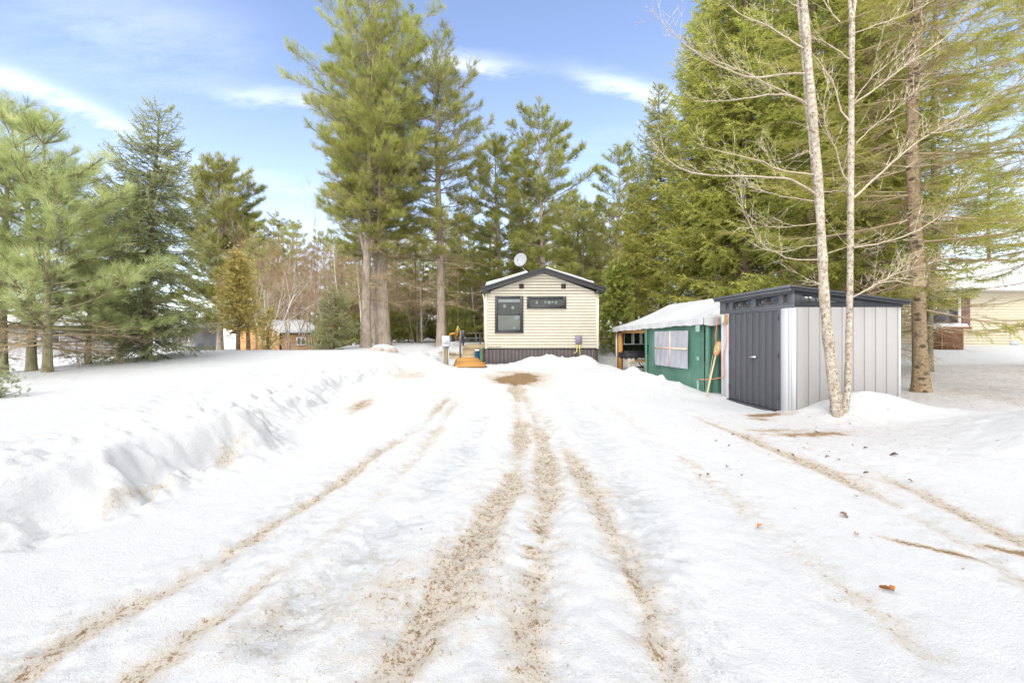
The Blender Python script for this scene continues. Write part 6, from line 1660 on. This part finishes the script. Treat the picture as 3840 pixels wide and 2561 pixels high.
def neighbour():
    Y = 18.6; g = H(18, Y)
    x0, x1 = 17.0, 31.0; zb = topz(1335, Y) - .5; ze = topz(1085, Y); 
    r = empty('neighbour_house', (x0, Y, g)); o = np.array((x0, Y, g)); tag(r, 'cream sided neighbouring house with a snow covered roof behind the old spruce', 'house')
    def wall(m):
        lap_wall(m, (0, 0, 0), (1, 0, 0), x1 - x0, zb - g, ze - g, .125, (0, -1, 0)); m.box(0, x1 - x0, .004, 7, zb - g, ze - g)
    part('wall', M['n_siding'], r, wall)
    zr = topz(985, Y + 3.5)
    part('roof', M['shingle'], r, lambda m: (m.prism([(-.5, ze - g - .02), (3.5, zr - g), (7.5, ze - g - .02), (7.5, ze - g - .10), (3.5, zr - g - .1), (-.5, ze - g - .10)], 0, -.4, x1 - x0 + .4)), False, True)
    part('eave_trim', M['white_pvc'], r, lambda m: m.box(-.4, x1 - x0 + .4, -.53, -.505, ze - g - .13, ze - g + .01))
    part('roof_snow', M['roof_snow'], r, lambda m: snow_sheet(m, (-.4, -.52, ze - g), (x1 - x0 + .8, 0, 0), (0, 4.02, zr - ze + .02), unit(np.array([0, -(zr - ze), 4.02])), .26, 4, 60, 16, .25, .03), True)
    X = lambda px: (px - VPX) / FPX * Y - x0
    wx0, wx1, wz0, wz1 = X(3478), X(3598), topz(1232, Y) - g, topz(1116, Y) - g
    f = part('window', M['white_pvc'], r, lambda m: (m.bbox(wx0, wx0 + .1, -.07, -.0, wz0, wz1), m.bbox(wx1 - .12, wx1, -.07, 0, wz0, wz1), m.bbox(wx0 + .1, wx1 - .12, -.07, 0, wz1 - .08, wz1), m.bbox(wx0 + .1, wx1 - .12, -.07, 0, wz0, wz0 + .08)))
    part('pane', M['dark_glass'], f, lambda m: m.box(wx0 + .09, wx1 - .11, -.04, -.03, wz0 + .07, wz1 - .07))
    part('shutter', M['shutter'], r, lambda m: (m.bbox(wx1 + .03, wx1 + .42, -.05, -.015, wz0, wz1), [m.bbox(wx1 + .07, wx1 + .38, -.062, -.05, wz0 + .08 + .07 * k, wz0 + .12 + .07 * k, .004) for k in range(int((wz1 - wz0 - .16) / .07))]))
    part('dryer_vent', M['galv'], r, lambda m: (m.bbox(X(3790), X(3812), -.05, -.012, topz(1293, Y) - g, topz(1282, Y) - g), m.bbox(X(3786), X(3816), -.03, -.011, topz(1297, Y) - g, topz(1278, Y) - g)))
    # lattice fenced bin
    Yb = 16.8; c = W(3528, 1330, Yb); gb = H(c[0] + .4, Yb) - .05; b = empty('lattice_bin', (c[0], Yb, gb)); tag(b, 'brown lattice sided bin with snow on top under the neighbour house window', 'bin')
    wd = (3612 - 3528) / FPX * Yb; hh = topz(1234, Yb) - gb
    def lat(m):
        m.bbox(0, .06, -.02, .04, -.2, hh); m.bbox(wd - .06, wd, -.02, .04, -.2, hh); m.bbox(-.03, wd + .3, -.05, .05, hh, hh + .09)
        n = 11
        for k in range(-n, n):
            for sg in (1, -1):
                x0_ = k * .085; z0_ = .0; pts = []
                a = np.array([x0_, 0, z0_]); bb = np.array([x0_ + sg * hh, 0, hh])
                if sg < 0: a[0] += wd; bb[0] += wd
                # clip in x
                t0, t1 = 0., 1.; dx = bb[0] - a[0]
                for lim_, sgn in ((.03, 1), (wd - .03, -1)):
                    t = (lim_ - a[0]) / dx
                    if (dx > 0) == (sgn > 0): t0 = max(t0, t)
                    else: t1 = min(t1, t)
                if t1 - t0 < .02: continue
                p, q = a + (bb - a) * t0, a + (bb - a) * t1; y = -.012 if sg > 0 else .004
                w_ = .026
                V = [(p[0] - w_, y, p[2]), (p[0] + w_, y, p[2]), (q[0] + w_, y, q[2]), (q[0] - w_, y, q[2])]; V += [(v[0], v[1] + .012, v[2]) for v in V]
                m.add(V, quads=[(0, 1, 2, 3), (7, 6, 5, 4), (0, 4, 5, 1), (2, 6, 7, 3), (1, 5, 6, 2), (3, 7, 4, 0)])
    part('lattice_panel', M['lattice'], b, lat, False, True)
    part('back_panel', M['lattice'], b, lambda m: (m.bbox(.0, wd, .06, .09, -.2, hh * .62), m.bbox(wd - .02, wd + .02, .05, .9, -.2, hh), m.bbox(-.02, .02, .05, .9, -.2, hh), m.bbox(0, wd, .87, .92, -.2, hh)))
    part('snow_cap', M['roof_snow'], b, lambda m: snow_sheet(m, (-.02, -.02, hh + .085), (wd + .3, 0, 0), (0, .9, 0), (0, 0, 1), .12, 2, 20, 14, .12, .04), True)
neighbour()

def left_house():
    Y = 34; x0, x1 = W(-420, 0, Y)[0], W(345, 0, Y)[0]; g = H(-38, Y)
    r = empty('neighbour_house', (x0, Y, g)); tag(r, 'grey neighbouring house with a long snow roof seen through the young pines', 'house')
    ze = topz(1222, Y) - g; zr = topz(1128, Y + 4) - g
    part('wall', M['n_grey'], r, lambda m: m.box(0, x1 - x0, 0, 8, -2, ze))
    part('roof', M['shingle'], r, lambda m: m.prism([(-.5, ze - .02), (4, zr), (8.5, ze - .02), (8.5, ze - .15), (4, zr - .15), (-.5, ze - .15)], 0, -.5, x1 - x0 + .5), False, True)
    part('roof_snow', M['roof_snow'], r, lambda m: snow_sheet(m, (-.5, -.55, ze), (x1 - x0 + 1, 0, 0), (0, 4.55, zr - ze + .02), unit(np.array([0, -(zr - ze), 4.55])), .3, 8, 50, 14, .3, .03), True)
    f = part('window', M['white_pvc'], r, lambda m: m.bbox(12.6, 13.8, -.08, 0, ze - 1.5, ze - .4)); part('pane', M['dark_glass'], f, lambda m: m.box(12.7, 13.7, -.09, -.081, ze - 1.4, ze - .5))
    # porch house seen under the spruce
    Y2 = 36; xa = W(572, 0, Y2)[0]; g2 = H(xa, Y2)
    h2 = empty('garden_pavilion', (xa, Y2, g2)); tag(h2, 'small white posted porch glimpsed under the big spruce', 'porch')
    zt2 = topz(1226, Y2) - g2
    part('wall', M['n_grey'], h2, lambda m: m.box(0, 3.2, 1.5, 4, -1.5, zt2))
    part('roof', M['roof_snow'], h2, lambda m: m.prism([(-.3, zt2), (2, zt2 + .9), (4.3, zt2)], 0, -.4, 3.6), False, True)
    for x in (.05, 1.5, 3.0): part('post', M['white_pvc'], h2, lambda m: m.bbox(x, x + .14, 0, .14, -1.5, zt2))
    part('deck', M['n_grey'], h2, lambda m: m.box(-.1, 3.3, -.1, 1.49, -1.5, topz(1288, Y2) - g2))
left_house()

def pile():
    Y = 18.2; c = W(1430, 1312, Y); g = H(c[0], Y); r = empty('tarped_pile', (c[0], Y, g)); tag(r, 'low heap under a faded pink tarp with a cap of snow below the tall pines', 'tarp')
    S = [(-.5, .5, .30, 1), (-.15, .45, .36, 2)]
    def shape(m, z0, amp, top):
        nu, nv = 40, 12; V = []
        for j in range(nv):
            for i in range(nu):
                th = 2 * PI * i / nu; q = j / (nv - 1)
                k = .5 + .12 * math.sin(3 * th + 1) + .05 * math.sin(7 * th)
                rr = k * (1 - q ** 3) if not top else k * .8 * (1 - q ** 2)
                V.append((rr * 1.05 * math.cos(th), rr * .8 * math.sin(th), z0 + amp * (1 - (1 - q) ** 1.6) * (1 + .1 * math.sin(th * 2))))
        i = np.arange(nv - 1)[:, None] * nu; jj = np.arange(nu)[None, :]
        m.add(V, quads=np.stack([i + jj, i + (jj + 1) % nu, i + nu + (jj + 1) % nu, i + nu + jj], -1).reshape(-1, 4))
    part('tarp', M['pink_tarp'], r, lambda m: shape(m, -.1, .30, False), True)
    part('snow_cap', M['roof_snow'], r, lambda m: shape(m, .09, .17, True), True)
pile()

def hammock():
    Y = 20.5; ap = W(1717, 1221, Y); g = H(ap[0], Y)
    r = empty('hammock_chair', ap); tag(r, 'yellow roped hanging chair with an orange cloth behind the porch railing', 'hammock')
    X = lambda px, py, dy=0: W(px, py, Y + dy) - ap
    part('ropes', M['yellow_rope'], r, lambda m: ([m.tube([(0, 0, 0), X(px, py, dy)], .014, 5) for px, py, dy in ((1704, 1256, 0), (1713, 1262, -.2), (1717, 1262, .2), (1724, 1258, .1), (1732, 1257, 0), (1708, 1262, .3))], m.tube([(0, 0, 0), (0, .05, 2.6)], .004, 5)))
    def seat(m):
        nu, nv = 14, 8; V = []
        for j in range(nv):
            for i in range(nu):
                a = i / (nu - 1); b = j / (nv - 1)
                V.append(X(1703 + 30 * a, 1257, 0) + np.array([0, (b - .5) * .6, -.16 * math.sin(PI * a) - .02 * math.sin(PI * b)]))
        i = np.arange(nv - 1)[:, None] * nu + np.arange(nu - 1)[None, :]
        m.add(V, quads=np.stack([i, i + 1, i + nu + 1, i + nu], -1).reshape(-1, 4))
    part('seat', M['orange_cloth'], r, seat, True)
    part('cloth', M['orange_cloth'], r, lambda m: m.tube([X(1684, 1255), X(1692, 1253, .05), X(1700, 1250), X(1708, 1251)], [.03, .055, .05, .03], 8), True)
hammock()

# ---------------------------------------------------------------- small things on the snow
def leaf_mesh(seed, L=.05):
    rng = np.random.default_rng(seed); n = 9; V = []; 
    for i in range(n):
        t = i / (n - 1); w = .36 * L * math.sin(PI * t ** .8) * rng.uniform(.75, 1.15) + .0008
        z = .16 * L * math.sin(t * 3.0 + 1) 
        V += [(L * (t - .5), -w, z + .16 * L * rng.random() + .5 * w), (L * (t - .5), 0, z), (L * (t - .5), w, z + .16 * L * rng.random() + .5 * w)]
    Q = [(3 * i + k, 3 * i + k + 3, 3 * i + k + 4, 3 * i + k + 1) for i in range(n - 1) for k in (0, 1)]
    mb = MB(); mb.add(V, quads=Q); return mb
M['leaf_orange'] = plain('orange_dry_leaf', (.42, .16, .04), .7, .3, 30, .2)
M['leaf_brown'] = plain('dark_brown_leaf', (.16, .095, .065), .75, .3, 30, .2)
G_L = 'fallen leaves on the driveway snow'
L_LAB = 'small dark brown leaf lying on the trodden snow in front of the shed'
src = None
def put_leaf(dx, dy, L, mat, label, seed, group=G_L):
    x, y = flatpt(dx, dy); o = leaf_mesh(seed, L).build('fallen_leaf', M[mat]); o.location = (x, y, H(x, y) + .012); o.rotation_euler = (.15, .1, seed * 1.7)
    tag(o, label, 'leaf', group); return o
put_leaf(2035, 1359, .085, 'leaf_orange', 'largest curled orange leaf on bare snow near the bottom right', 1)
put_leaf(1744, 1212, .05, 'leaf_orange', 'small orange brown leaf alone in the middle of the right hand snow', 2)
put_leaf(1938, 1187, .06, 'leaf_brown', 'dark curled leaf between the two right hand wheel tracks', 3)
put_leaf(1966, 1230, .045, 'leaf_orange', 'reddish leaf beside the long dark stain at the right', 4)
put_leaf(2052, 1058, .08, 'leaf_brown', 'brown leaf below the snow bank at the right edge', 5)
rl = np.random.default_rng(12)
for k in range(22):
    dx, dy = (rl.uniform(1600, 2010), rl.uniform(985, 1100)) if k < 20 else (rl.uniform(1560, 2150), rl.uniform(970, 1250))
    put_leaf(dx, dy, rl.uniform(.025, .055), 'leaf_brown', L_LAB, 20 + k)
